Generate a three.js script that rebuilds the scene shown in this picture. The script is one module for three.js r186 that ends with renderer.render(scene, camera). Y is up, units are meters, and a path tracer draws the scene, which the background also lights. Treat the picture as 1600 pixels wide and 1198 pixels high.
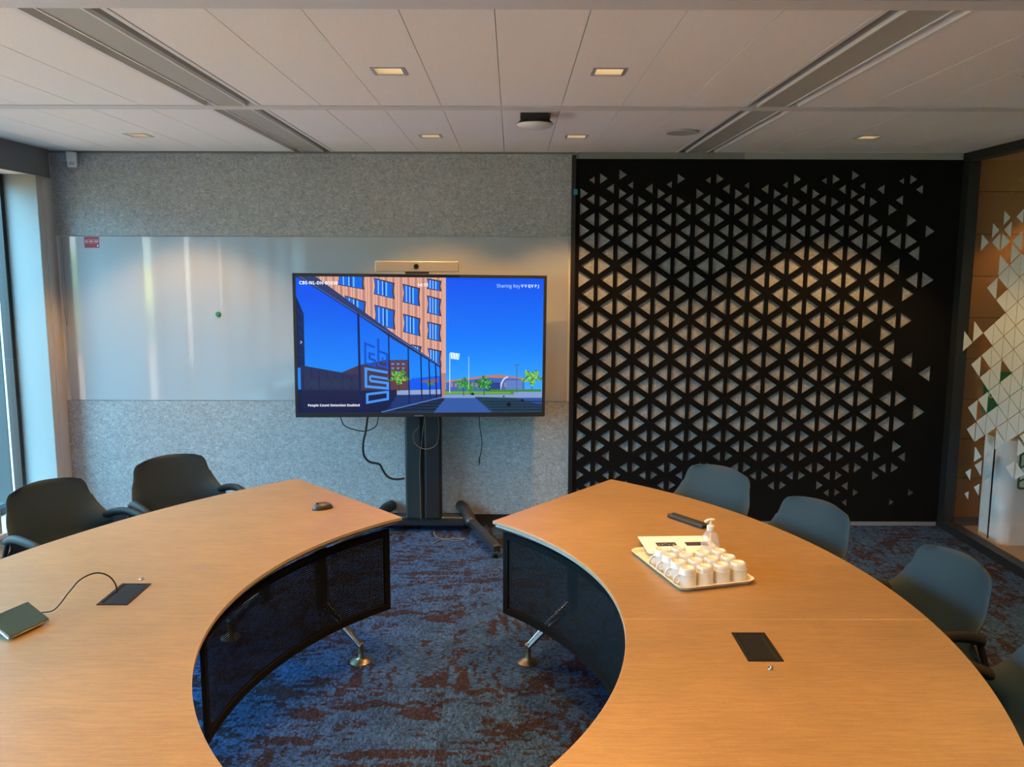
import * as THREE from 'three';
import { RoundedBoxGeometry } from 'three/addons/geometries/RoundedBoxGeometry.js';
import { mergeGeometries, mergeVertices } from 'three/addons/utils/BufferGeometryUtils.js';
import { RectAreaLightUniformsLib } from 'three/addons/lights/RectAreaLightUniformsLib.js';

// ---------------------------------------------------------------- camera, sky, exposure
const scene = new THREE.Scene();
const FOCAL = 1330, EYE = 1.926;                       // focal length in pixels of the 1600 x 1198 frame
const camera = new THREE.PerspectiveCamera(2 * Math.atan(599 / FOCAL) * 180 / Math.PI, 1600 / 1198, 0.05, 200);
camera.position.set(0, EYE, 0);
camera.rotation.order = 'YXZ';
camera.rotation.set(-Math.atan(186 / FOCAL), 0, 0.0028);
scene.background = new THREE.Color().setRGB(0.20, 0.64, 1.0);
scene.backgroundIntensity = 23;
const sun = new THREE.DirectionalLight(new THREE.Color().setRGB(1.0, 0.86, 0.66), 42);   // the sun stands behind the building: it lights the ground outside, none of it enters
sun.position.set(12, 16, -3); sun.target.position.set(0, 0, 0); sun.castShadow = true;
Object.assign(sun.shadow.camera, { left: -30, right: 30, top: 30, bottom: -30, near: 0.1, far: 80 });
scene.add(sun, sun.target);
const renderer = new THREE.WebGLRenderer();
renderer.toneMapping = THREE.LinearToneMapping;
renderer.toneMappingExposure = 1.0;
renderer.shadowMap.enabled = true;
RectAreaLightUniformsLib.init();
const WARM = new THREE.Color().setRGB(1.0, 0.52, 0.15);
const SPOT = 6.6, BEAM = 7.5;                            // candela of one ceiling downlight: wide flood and narrow core

// ---------------------------------------------------------------- helpers
let seed = 20240611;
const rnd = () => { seed = (seed * 1664525 + 1013904223) >>> 0; return seed / 4294967296; };
const rr = (a, b) => a + (b - a) * rnd();
const V = (x, y, z) => new THREE.Vector3(x, y, z);
const lin = (r, g, b) => new THREE.Color().setRGB(r, g, b);
const taken = {};
const numbered = (n) => { const k = taken[n] = (taken[n] ?? -1) + 1; return k ? `${n}_${String(k).padStart(3, '0')}` : n; };
function tag(o, label, category, group) { o.userData.label = label; o.userData.category = category; if (group) o.userData.group = group; return o; }
function thing(name, label, category, pos = [0, 0, 0], turn = 0, group) {
  const g = new THREE.Group(); g.name = numbered(name); g.position.set(...pos); g.rotation.y = turn; scene.add(g);
  return tag(g, label, category, group);
}
function part(name, geo, mat, parent, pos, label) {
  const m = new THREE.Mesh(geo, mat); m.name = name; m.castShadow = m.receiveShadow = true;
  if (pos) m.position.set(...pos);
  if (label) m.userData.label = label;
  parent.add(m); return m;
}
function solo(name, geo, mat, label, category, pos, group) {
  const m = part(numbered(name), geo, mat, scene, pos); return tag(m, label, category, group);
}
function struct(name, label, category = 'structure') {
  const g = new THREE.Group(); g.name = name; g.userData.kind = 'structure'; tag(g, label, category); scene.add(g); return g;
}
const box = (x0, x1, y0, y1, z0, z1) => { const g = new THREE.BoxGeometry(x1 - x0, y1 - y0, z1 - z0); g.translate((x0 + x1) / 2, (y0 + y1) / 2, (z0 + z1) / 2); return g; };
const rbox = (w, h, d, r = 0.004, s = 2) => new RoundedBoxGeometry(w, h, d, s, r);
const merge = (...gs) => mergeGeometries(gs.map((g) => { const q = g.index ? g.toNonIndexed() : g; for (const k of Object.keys(q.attributes)) if (!['position', 'normal', 'uv'].includes(k)) q.deleteAttribute(k); return q; }), false);
const tube = (pts, r, n = 40, rad = 8, closed = false) => new THREE.TubeGeometry(new THREE.CatmullRomCurve3(pts.map((p) => V(...p)), closed), n, r, rad, closed);
const lathe = (pts, n = 40) => new THREE.LatheGeometry(pts.map((p) => new THREE.Vector2(...p)), n);
const slab = (shape, depth, bevel = 0) => {            // shape in (x, -z), extruded up
  const g = new THREE.ExtrudeGeometry(shape, { depth: depth - 2 * bevel, bevelEnabled: bevel > 0, bevelSize: bevel, bevelThickness: bevel, bevelSegments: 2, bevelOffset: -bevel, curveSegments: 6 });
  g.translate(0, 0, bevel); g.rotateX(-Math.PI / 2); return g;
};
function boxUV(geo, s = 1) {                           // uv in metres by the side a face points to
  const g = geo.index ? geo.toNonIndexed() : geo; const p = g.attributes.position, n = g.attributes.normal, uv = new Float32Array(p.count * 2);
  for (let i = 0; i < p.count; i++) {
    const ax = Math.abs(n.getX(i)), ay = Math.abs(n.getY(i)), az = Math.abs(n.getZ(i)); let u, v;
    if (ay >= ax && ay >= az) { u = p.getX(i); v = p.getZ(i); } else if (ax >= az) { u = p.getZ(i); v = p.getY(i); } else { u = p.getX(i); v = p.getY(i); }
    uv[2 * i] = u * s; uv[2 * i + 1] = v * s;
  }
  g.setAttribute('uv', new THREE.BufferAttribute(uv, 2)); return g;
}
// tileable value noise
function noiseMaker(px, py) {
  const t = new Float32Array(px * py); for (let i = 0; i < t.length; i++) t[i] = rnd();
  const at = (x, y) => t[((y % py) + py) % py * px + ((x % px) + px) % px];
  return (u, v) => {
    const x = u * px, y = v * py, i = Math.floor(x), j = Math.floor(y); let a = x - i, b = y - j; a = a * a * (3 - 2 * a); b = b * b * (3 - 2 * b);
    return (at(i, j) * (1 - a) + at(i + 1, j) * a) * (1 - b) + (at(i, j + 1) * (1 - a) + at(i + 1, j + 1) * a) * b;
  };
}
function dataTex(w, h, fn, srgb, rx = 1, ry = 1) {
  const d = new Uint8Array(w * h * 4);
  for (let j = 0; j < h; j++) for (let i = 0; i < w; i++) { const c = fn((i + 0.5) / w, (j + 0.5) / h), k = 4 * (j * w + i); for (let q = 0; q < 3; q++) d[k + q] = Math.max(0, Math.min(255, c[q] * 255)); d[k + 3] = c[3] === undefined ? 255 : c[3] * 255; }
  const t = new THREE.DataTexture(d, w, h); t.magFilter = t.minFilter = THREE.LinearFilter; t.wrapS = t.wrapT = THREE.RepeatWrapping;
  t.repeat.set(rx, ry); if (srgb) t.colorSpace = THREE.SRGBColorSpace; t.needsUpdate = true; return t;
}
const mat = (c, roughness = 0.6, o = {}) => new THREE.MeshPhysicalMaterial({ color: c, roughness, ...o });

// ---------------------------------------------------------------- materials
const nA = noiseMaker(64, 64), nB = noiseMaker(160, 160), nC = noiseMaker(16, 16), nD = noiseMaker(8, 8), nF = noiseMaker(24, 192), nG = noiseMaker(10, 320), nH = noiseMaker(120, 300), nI = noiseMaker(400, 400), nJ = noiseMaker(34, 90), nK = noiseMaker(12, 26);
const woodTex = dataTex(1024, 1024, (u, v) => {
  const g = nG(u, v + 0.006 * nC(u, v)), f = nF(u, v + 0.02 * nD(u, v)), k = nH(u, v), w = nC(u * 0.5, v);
  const t = 0.90 + 0.07 * (g - 0.5) + 0.08 * (f - 0.5) + 0.07 * (k - 0.5) + 0.05 * (w - 0.5) - (k > 0.86 ? 0.05 : 0);
  return [0.605 * t, 0.475 * t * (0.99 + 0.02 * f), 0.295 * t * (0.97 + 0.05 * g)];
}, true, 0.9, 0.9);
const woodM = mat(0xffffff, 0.42, { map: woodTex, clearcoat: 0.25, clearcoatRoughness: 0.35 });
const woodEdgeM = mat(lin(0.42, 0.30, 0.19), 0.5);
const feltTex = dataTex(1024, 1024, (u, v) => {
  const a = nI(u, v), b = nH(u, v), c = nA(u, v), d = nB(v, u), e = nJ(u, v);
  let t = 0.655 + 0.10 * (a - 0.5) + 0.14 * (b - 0.5) + 0.06 * (c - 0.5) + 0.08 * (d - 0.5) + 0.04 * (e - 0.5);
  if (b > 0.84 && a > 0.45) t -= 0.14; if (d > 0.9) t += 0.07;
  return [t, t * 1.005, t * 1.0];
}, true, 1 / 1.1, 1 / 1.1);
const feltM = mat(0xffffff, 0.95, { map: feltTex, bumpMap: feltTex, bumpScale: 0.002 });
const whiteboardM = mat(lin(0.43, 0.45, 0.46), 0.12, { clearcoat: 1, clearcoatRoughness: 0.03 });
const blackFeltM = mat(lin(0.0055, 0.0058, 0.0066), 0.95, { specularIntensity: 0.3 });
const paintM = mat(lin(0.70, 0.68, 0.65), 0.8);
const pierM = mat(lin(0.62, 0.58, 0.53), 0.75);
const ceilTex = dataTex(512, 512, (u, v) => { const t = 0.95 + 0.05 * (nI(u, v) - 0.5) + 0.03 * (nB(u, v) - 0.5); return [t, t, t]; }, true, 2, 2);
const ceilM = mat(lin(0.95, 0.93, 0.90), 0.95, { map: ceilTex, bumpMap: ceilTex, bumpScale: 0.0015 });
const profileM = mat(lin(0.66, 0.66, 0.66), 0.55);
const beamGreyM = mat(lin(0.42, 0.42, 0.38), 0.7), beamWhiteM = mat(lin(0.75, 0.75, 0.74), 0.5);
const frameDarkM = mat(lin(0.012, 0.014, 0.015), 0.45);
const blackM = mat(lin(0.012, 0.012, 0.013), 0.45), blackSatinM = mat(lin(0.02, 0.022, 0.025), 0.35);
const glassM = mat(0xffffff, 0.0, { transmission: 1, thickness: 0, ior: 1.5 });
const filmM = mat(lin(0.62, 0.68, 0.66), 0.9, { transmission: 0.25, thickness: 0, side: THREE.DoubleSide });
const chromeM = mat(lin(0.75, 0.75, 0.75), 0.12, { metalness: 1 });
const alumM = mat(lin(0.55, 0.55, 0.55), 0.35, { metalness: 1 });
const brassM = mat(lin(0.30, 0.24, 0.17), 0.35, { metalness: 1 });
const chairM = mat(lin(0.0115, 0.029, 0.038), 0.66, { sheen: 0.3, sheenRoughness: 0.6 });
const chairFrameM = mat(lin(0.009, 0.010, 0.010), 0.6, { specularIntensity: 0.5 });
const porcelainM = mat(lin(0.58, 0.59, 0.59), 0.18, { clearcoat: 0.6, clearcoatRoughness: 0.08 });
const trayM = mat(lin(0.72, 0.68, 0.58), 0.4);
const whitePlasticM = mat(lin(0.75, 0.75, 0.73), 0.45);
const carpetTex = dataTex(2048, 2048, (u, v) => {
  const p = 0.34 * nK(u, v) + 0.34 * nJ(u, v) + 0.16 * nA(u, v) + 0.20 * nB(u, v) + 0.12 * nI(v, u), f = nI(u, v), f2 = nH(v, u), m = nC(u, v);
  const k = Math.min(1, Math.max(0, (p - 0.615) / 0.05));                       // worn brown patches with ragged edges
  const s = 0.80 + 0.62 * (f - 0.5) + 0.38 * (f2 - 0.5) + 0.14 * (m - 0.5), d = f > 0.72 ? 0.8 : 1;
  const blue = [0.20, 0.305, 0.46], brown = [0.19, 0.165, 0.20];
  return [0, 1, 2].map((i) => (blue[i] * (1 - k) + brown[i] * k) * s * d * 1.12);
}, true, 0.5, 0.5);
const carpetM = mat(0xffffff, 1.0, { map: carpetTex, bumpMap: carpetTex, bumpScale: 0.004, specularIntensity: 0.15 });

// ---------------------------------------------------------------- room shell
const XL = -3.27, XR = 3.20, ZB = -6.177, ZF = 1.7, H = 2.709;
{
  const floor = struct('floor', 'blue and brown worn pattern carpet tiles on the floor', 'floor');
  part('floor_slab', box(XL - 0.3, XR, -0.16, -0.008, ZB - 0.2, ZF + 0.2), mat(lin(0.05, 0.05, 0.05), 1), floor);
  const variants = [];
  for (let a = 0; a < 4; a++) for (let b = 0; b < 4; b++) {
    const g = new THREE.BoxGeometry(0.4988, 0.008, 0.4988); const p = g.attributes.position, n = g.attributes.normal, uv = g.attributes.uv; const turn = (a + b) % 2;
    for (let i = 0; i < p.count; i++) if (n.getY(i) > 0.5) { const x = p.getX(i), z = p.getZ(i); uv.setXY(i, a * 0.5 + (turn ? z : x), b * 0.5 + (turn ? x : z)); }
    variants.push(g);
  }
  for (let x = XL + 0.22; x < XR; x += 0.5) for (let z = ZB + 0.25; z < ZF; z += 0.5)
    if (x + 0.25 > XR || x - 0.25 < XL) { const x0 = Math.max(XL, x - 0.2494), x1 = Math.min(XR, x + 0.2494); if (x1 - x0 > 0.03) part('carpet_tile', boxUV(box(x0, x1, -0.008, 0, z - 0.2494, z + 0.2494)), carpetM, floor); }
    else part('carpet_tile', variants[Math.floor(rnd() * 16)], carpetM, floor, [x, -0.004, z]);
}
// back wall: felt above, glass whiteboard, felt below
{
  const w = struct('wall_back', 'grey felt clad back wall', 'wall');
  part('wall_core', box(XL - 0.3, XR + 2.6, -0.1, H + 0.25, ZB - 0.2, ZB - 0.012), paintM, w);
  part('felt_panel', boxUV(box(XL, 0.436, 2.122, H - 0.012, ZB - 0.012, ZB)), feltM, w);
  part('felt_panel', boxUV(box(XL, 0.436, 0.075, 0.929, ZB - 0.012, ZB)), feltM, w);
  part('felt_panel', boxUV(box(0.436, XR - 0.05, 0.03, H - 0.06, ZB - 0.012, ZB)), feltM, w);
  const b = struct('baseboard_back', 'dark baseboard along the foot of the felt wall', 'baseboard');
  part('board', box(XL, 0.42, 0, 0.075, ZB - 0.011, ZB + 0.012), mat(lin(0.02, 0.022, 0.025), 0.5), b);
  part('board', box(0.42, XR - 0.03, 0, 0.03, ZB - 0.011, ZB + 0.016), mat(lin(0.22, 0.24, 0.27), 0.5), b, null, 'pale grey strip under the black panel');
  const t = struct('trim_1', 'grey strip between ceiling and black panel', 'trim');
  part('strip', box(0.47, 1.63, H - 0.045, H, ZB - 0.011, ZB + 0.03), mat(lin(0.22, 0.22, 0.21), 0.7), t);
  part('strip', box(1.632, XR - 0.03, H - 0.045, H, ZB - 0.011, ZB + 0.03), mat(lin(0.33, 0.33, 0.31), 0.7), t);
  part('strip', box(XL, 0.436, H - 0.012, H, ZB - 0.011, ZB + 0.02), mat(lin(0.16, 0.17, 0.17), 0.7), t);
  const wb = solo('whiteboard', boxUV(box(-1.82, 1.82, -0.592, 0.592, -0.006, 0.006)), whiteboardM, 'wide glossy white glass writing board set between grey felt panels', 'whiteboard', [-1.417, 1.524, ZB - 0.004]);
}
// wall behind the camera and left wall with window openings
const ZJ = -5.98, SILL = 0.21, HEAD = 2.53, XG = -3.5;
{
  const w = struct('wall_front', 'plain painted wall facing the screen', 'wall');
  part('wall_core', box(XL - 0.3, XR + 2.6, -0.1, H + 0.25, ZF, ZF + 0.15), paintM, w);
  const l = struct('wall_left', 'outer wall with tall windows and white reveals', 'wall');
  part('corner_pier', box(XG - 0.1, XL, -0.1, H + 0.2, ZB - 0.01, ZJ), pierM, l);
  part('pier_trim', box(XL, XL + 0.010, 0, H, ZJ - 0.13, ZJ - 0.07), pierM, l);
  part('apron', box(XG - 0.1, XL, -0.1, SILL - 0.025, ZJ, ZF), pierM, l);
  part('lintel', box(XG - 0.1, XL, HEAD, H + 0.2, ZJ, ZF), paintM, l);
  part('wall_end', box(XG - 0.1, XL, SILL - 0.025, HEAD, ZF - 0.5, ZF), paintM, l);
  part('window_sill', box(XG - 0.02, XL + 0.025, SILL - 0.025, SILL, ZJ, ZF - 0.5), mat(lin(0.8, 0.8, 0.8), 0.35), l);
  part('skirting', box(XL, XL + 0.014, 0, 0.07, ZJ - 0.15, ZF), pierM, l);
  const fins = [-5.25, -4.76, -3.80, -2.80, -1.80, -0.80, 0.20];
  for (const z of fins) part('window_pier', box(XG + 0.0, XL, SILL, HEAD, z - 0.03, z + 0.03), mat(lin(0.26, 0.27, 0.26), 0.6), l);
  const edges = [ZJ, ...fins, ZF - 0.5];
  for (let i = 0; i + 1 < edges.length; i++) {
    const a = edges[i] + (i ? 0.03 : 0), b = edges[i + 1] - (i + 2 < edges.length ? 0.03 : 0), f = 0.045;
    const g = struct(`window_${i + 1}`, 'tall window with dark metal frame and clear glass', 'window');
    part('window_frame', merge(box(XG - 0.06, XG, SILL, HEAD, a, a + f), box(XG - 0.06, XG, SILL, HEAD, b - f, b), box(XG - 0.06, XG, SILL, SILL + f, a + f, b - f), box(XG - 0.06, XG, HEAD - f, HEAD, a + f, b - f)), frameDarkM, g);
    const pane = part('pane', new THREE.PlaneGeometry(b - a - 2 * f, HEAD - SILL - 2 * f), glassM, g, [XG - 0.03, (SILL + HEAD) / 2, (a + b) / 2]); pane.rotation.y = Math.PI / 2;
  }
  // reveal lining of the first window, white
  part('window_reveal', box(XG, XL - 0.002, SILL, HEAD, ZJ - 0.002, ZJ + 0.003), mat(lin(0.26, 0.27, 0.26), 0.6), l);
}
// ---------------------------------------------------------------- ceiling: tiles 0.3 m wide in bays between cross profiles
const X0 = -0.057, PITCH = 0.3;
const LX = [-2.307, -0.507, 0.393, 2.193];
const BAYS = [[ZB + 0.002, -4.505, -5.41], [-4.40, -2.765, -3.63], [-2.66, -1.02, -1.87], [-0.915, 0.72, -0.1], [0.825, ZF, 1.5]];
{
  const c = struct('ceiling', 'white metal panel ceiling in long narrow tiles', 'ceiling');
  part('ceiling_slab', box(XL - 0.3, XR + 2.6, H + 0.2, H + 0.3, ZB - 0.2, ZF + 0.2), paintM, c);
  const geos = {};
  for (let bi = 0; bi < BAYS.length; bi++) {
    const [z0, z1, zl] = BAYS[bi];
    for (let k = -11; k <= 10; k++) {
      if (k === -5 || k === 4) continue;                                   // bays of the climate beams
      let xa = X0 + k * PITCH + 0.0012, xb = X0 + (k + 1) * PITCH - 0.0012; xa = Math.max(xa, XL); xb = Math.min(xb, XR); if (xb - xa < 0.02) continue;
      const xm = (xa + xb) / 2, lamp = bi < 4 && LX.some((x) => Math.abs(x - xm) < 0.02), w = (xb - xa).toFixed(3), key = `${bi}_${w}_${lamp}`;
      if (!geos[key]) {
        const hx = (xb - xa) / 2, s = new THREE.Shape([new THREE.Vector2(-hx, -z0), new THREE.Vector2(hx, -z0), new THREE.Vector2(hx, -z1), new THREE.Vector2(-hx, -z1)].reverse());
        if (lamp) s.holes.push(new THREE.Path([[-0.058, -0.058], [0.058, -0.058], [0.058, 0.058], [-0.058, 0.058]].map(([x, y]) => new THREE.Vector2(x, y - zl))));
        geos[key] = slab(s, 0.016, lamp ? 0 : 0.0015);
      }
      part('ceiling_tile', geos[key], ceilM, c, [xm, H, 0]);
    }
  }
  let n = 2;
  for (const [a, b] of [[-4.505, -4.40], [-2.765, -2.66], [-1.02, -0.915], [0.72, 0.825]]) {
    const t = struct(`trim_${n++}`, 'white cross profile of the ceiling grid', 'trim');
    part('profile', boxUV(box(XL, XR, H - 0.004, H + 0.03, a + 0.004, b - 0.004)), profileM, t);
  }
}
// climate beams in the ceiling
function climateBeam(xc, z0, z1, label) {
  const g = thing('climate_beam', label, 'ceiling vent', [xc, H, (z0 + z1) / 2], 0, 'linear climate beams in the ceiling'); const L = z1 - z0, hl = L / 2;
  part('flange', merge(box(-0.149, -0.128, -0.002, 0.02, -hl, hl), box(0.128, 0.149, -0.002, 0.02, -hl, hl)), beamWhiteM, g);
  part('housing', box(-0.149, 0.149, 0.10, 0.11, -hl, hl), beamGreyM, g);
  for (const s of [-1, 1]) {
    const sh = new THREE.Shape(); sh.moveTo(s * 0.128, 0); sh.quadraticCurveTo(s * 0.122, 0.05, s * 0.09, 0.085); sh.lineTo(s * 0.10, 0.09); sh.quadraticCurveTo(s * 0.128, 0.06, s * 0.134, 0); 
    const ge = new THREE.ExtrudeGeometry(sh, { depth: L, bevelEnabled: false }); ge.translate(0, 0, -hl); part('air_deflector', ge, beamWhiteM, g);
    part('lip', box(s * 0.072 - 0.004, s * 0.072 + 0.004, -0.003, 0.012, -hl, hl), beamWhiteM, g);
    part('slot_side', box(s * 0.068 - 0.004, s * 0.068 + 0.004, 0.012, 0.10, -hl, hl), beamGreyM, g);
  }
  part('centre_panel', box(-0.068, 0.068, 0.0, 0.006, -hl, hl), beamGreyM, g);
}
for (const [bi, a] of [[0, 'beside the felt wall'], [1, 'in the bay between the cross profiles'], [2, 'in the bay above the near table ends'], [3, 'in the bay over the doorway end']]) {
  climateBeam(X0 - 4.5 * PITCH, BAYS[bi][0], BAYS[bi][1], `grey linear climate beam on the window side, ${a}`);
  climateBeam(X0 + 4.5 * PITCH, BAYS[bi][0], BAYS[bi][1], `grey linear climate beam on the glass partition side, ${a}`);
}
// downlights: glowing plate in a square recess, with a spot just in front of it
const glowM = mat(lin(0.6, 0.5, 0.35), 0.5, { emissive: lin(1.0, 0.72, 0.38), emissiveIntensity: 2.4 });
const reflM = mat(lin(0.75, 0.72, 0.66), 0.3, { metalness: 0.6 });
const lampTrimM = mat(lin(0.5, 0.5, 0.5), 0.4, { metalness: 0.5 });
const ROWNAME = ['in the row along the felt wall', 'in the row over the table tips', 'in the row over the table middles', 'in the row over the near table ends'], COLNAME = ['beside the windows', 'left of the middle aisle', 'right of the middle aisle', 'beside the glass partition'];
function downlight(x, z, label, y = H, power = SPOT) {
  const g = thing('downlight', label, 'downlight', [x, y, z], 0, 'square ceiling downlights');
  const o = 0.07, i = 0.055;
  part('trim_ring', merge(box(-o, o, -0.003, 0.001, -o, -i), box(-o, o, -0.003, 0.001, i, o), box(-o, -i, -0.003, 0.001, -i, i), box(i, o, -0.003, 0.001, -i, i)), lampTrimM, g);
  part('reflector', merge(box(-0.057, -i, 0, 0.04, -0.057, 0.057), box(i, 0.057, 0, 0.04, -0.057, 0.057), box(-i, i, 0, 0.04, -0.057, -i), box(-i, i, 0, 0.04, i, 0.057)), reflM, g);
  part('lamp_plate', box(-i, i, 0.036, 0.042, -i, i), glowM, g);
  part('louvre', merge(box(-i, i, 0.022, 0.034, -0.019, -0.017), box(-i, i, 0.022, 0.034, 0.017, 0.019)), reflM, g);
  const s = new THREE.SpotLight(WARM, power, 0, 52 * Math.PI / 180, 0.22, 2); s.position.set(0, 0.012, 0); s.target.position.set(0, -1, 0); s.castShadow = true; s.shadow.radius = 1.6; s.name = 'downlight_spot'; g.add(s, s.target);
  const c = new THREE.SpotLight(WARM, power * BEAM / SPOT, 0, 30 * Math.PI / 180, 1, 2); c.position.set(0, 0.010, 0); c.target.position.set(0, -1, 0); c.castShadow = true; c.shadow.radius = 1.6; c.name = 'downlight_core'; g.add(c, c.target);
}
for (let r = 0; r < 4; r++) for (let k = 0; k < 4; k++) downlight(LX[k], BAYS[r][2], `square downlight ${COLNAME[k]}, ${ROWNAME[r]}`);
// ---------------------------------------------------------------- black acoustic panel with triangular cut-outs
{
  const px = (p) => p, ROW = [2.545, 2.518, 2.447, 2.385, 2.318, 2.244, 2.168, 2.097, 2.012, 1.919, 1.824, 1.724, 1.629, 1.533, 1.44, 1.341, 1.245, 1.146, 1.054, 0.959, 0.859, 0.771, 0.677, 0.6, 0.525, 0.44, 0.38, 0.304, 0.25, 0.177];   // heights of half rows -1 .. 28
  const SIZE = [16, 13.5, 15.5, 16, 18.5, 20.5, 20, 25, 23.5, 26.5, 26, 26, 26, 26, 26, 26, 26, 26, 26, 26, 26, 26, 20.5, 20.5, 16.5, 17, 15.5, 15, 13, 12];
  const W0 = 0.600, DX = 0.1371, P = 6.1 / FOCAL;                          // first bar, bar spacing, metres of one pixel there
  const full = 'B', rows = {};
  const set = (k, list) => { for (const [c, v] of list) { if (v) rows[`${k},${c}`] = v; else delete rows[`${k},${c}`]; } };
  for (let k = 1; k <= 25; k++) for (let c = -1; c <= 14; c++) if (((c % 2) + 2) % 2 === k % 2) rows[`${k},${c}`] = c === -1 ? 'R' : full;
  set(-1, [[1, 'R'], [13, 'R']]);
  set(0, [[0, 'B'], [2, 'l'], [4, 'B'], [6, 'B'], [8, 'l'], [10, 'B'], [12, 'B'], [14, 'l'], [16, 'B']]);
  set(1, [[5, 'R'], [15, 'L'], [17, 'L']]); set(2, [[16, 'L']]); set(3, [[15, 'R']]); set(4, [[16, 'R']]); set(5, [[15, 'B'], [17, 'R']]); set(6, [[16, 'B']]);
  set(7, [[15, 'L'], [17, 'L']]); set(8, [[16, 'L']]); set(9, [[15, 'B'], [17, 'B']]); set(10, [[16, 'R']]); set(11, [[15, 'B']]); set(12, [[16, 'B']]); set(13, [[15, 'R']]);
  set(14, [[16, 'L']]); set(15, [[15, 'B'], [17, 'L']]); set(16, [[16, 'L'], [18, 'L']]); set(17, [[15, 'L']]); set(18, [[16, 'B']]); set(19, [[15, 'B'], [17, 'R']]);
  set(20, [[16, 'B']]); set(21, [[15, 'R']]); set(22, [[16, 'R']]); set(23, [[1, 'L'], [15, 'B'], [17, 'L']]); set(24, [[16, 'B']]); set(25, [[15, 'R']]);
  set(26, [[0, 'B'], [2, 'L'], [4, 'B'], [6, 'B'], [10, 'B'], [12, 'R'], [14, 'L']]); set(27, [[-1, 'R'], [3, 'L'], [13, 'B'], [17, 'R']]); set(28, [[14, 'L'], [16, 'R']]); rows['27,14'] = 'R';
  const x0 = 0.43, x1 = XR - 0.015, y0 = 0.03, y1 = 2.664, T = 0.015;
  const s = new THREE.Shape([[x0, y0], [x1, y0], [x1, y1], [x0, y1]].map((p) => new THREE.Vector2(...p)));
  for (const [key, v] of Object.entries(rows)) {
    const [k, c] = key.split(',').map(Number), y = ROW[k + 1], x = W0 + c * DX;
    for (const side of ['L', 'R']) {
      if (!(v === 'B' || v.toUpperCase() === side)) continue;
      let hgt = SIZE[k + 1] * P * 1.03; let yy = y;
      if (k <= 0) { hgt = (side === 'L' ? 11.5 : 16) * P; if (v === 'l' ) { yy -= 0.035; } else if (side === 'R') yy += 0.012; else if (c === 4 || c === 10) yy -= 0.03; }
      if (k === 1) yy += side === 'L' ? 0.012 : -0.02;
      if (k === 2) yy += side === 'L' ? 0.0 : -0.012;
      const d = side === 'L' ? -1 : 1, e = (2.9 + Math.max(0, 26 - SIZE[k + 1]) * 0.1) * P;
      const tri = [[x + d * e, yy - hgt / 2], [x + d * e, yy + hgt / 2], [x + d * (e + 0.74 * hgt), yy]].map((p) => new THREE.Vector2(...p)); if (d < 0) tri.reverse();
      s.holes.push(new THREE.Path(tri));
    }
  }
  const g = new THREE.ExtrudeGeometry(s, { depth: T, bevelEnabled: false }); g.translate(-x0, -y0, 0);
  const t = thing('acoustic_panel', 'large black felt wall panel cut through with rows of triangles', 'wall panel', [x0, y0, ZB + 0.0005]);
  part('cut_felt_sheet', g, blackFeltM, t);
  part('edge_post', box(-0.012, 0.018, -0.03, y1 - y0 + 0.025, 0.0, T + 0.012), blackM, t);
  solo('cyan_tape', box(-0.014, 0.014, -0.019, 0.019, 0, 0.001), mat(lin(0.03, 0.30, 0.42), 0.6), 'small square of cyan tape on black panel edge', 'tape', [0.447, 2.435, ZB + T + 0.0125]);
}
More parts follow.
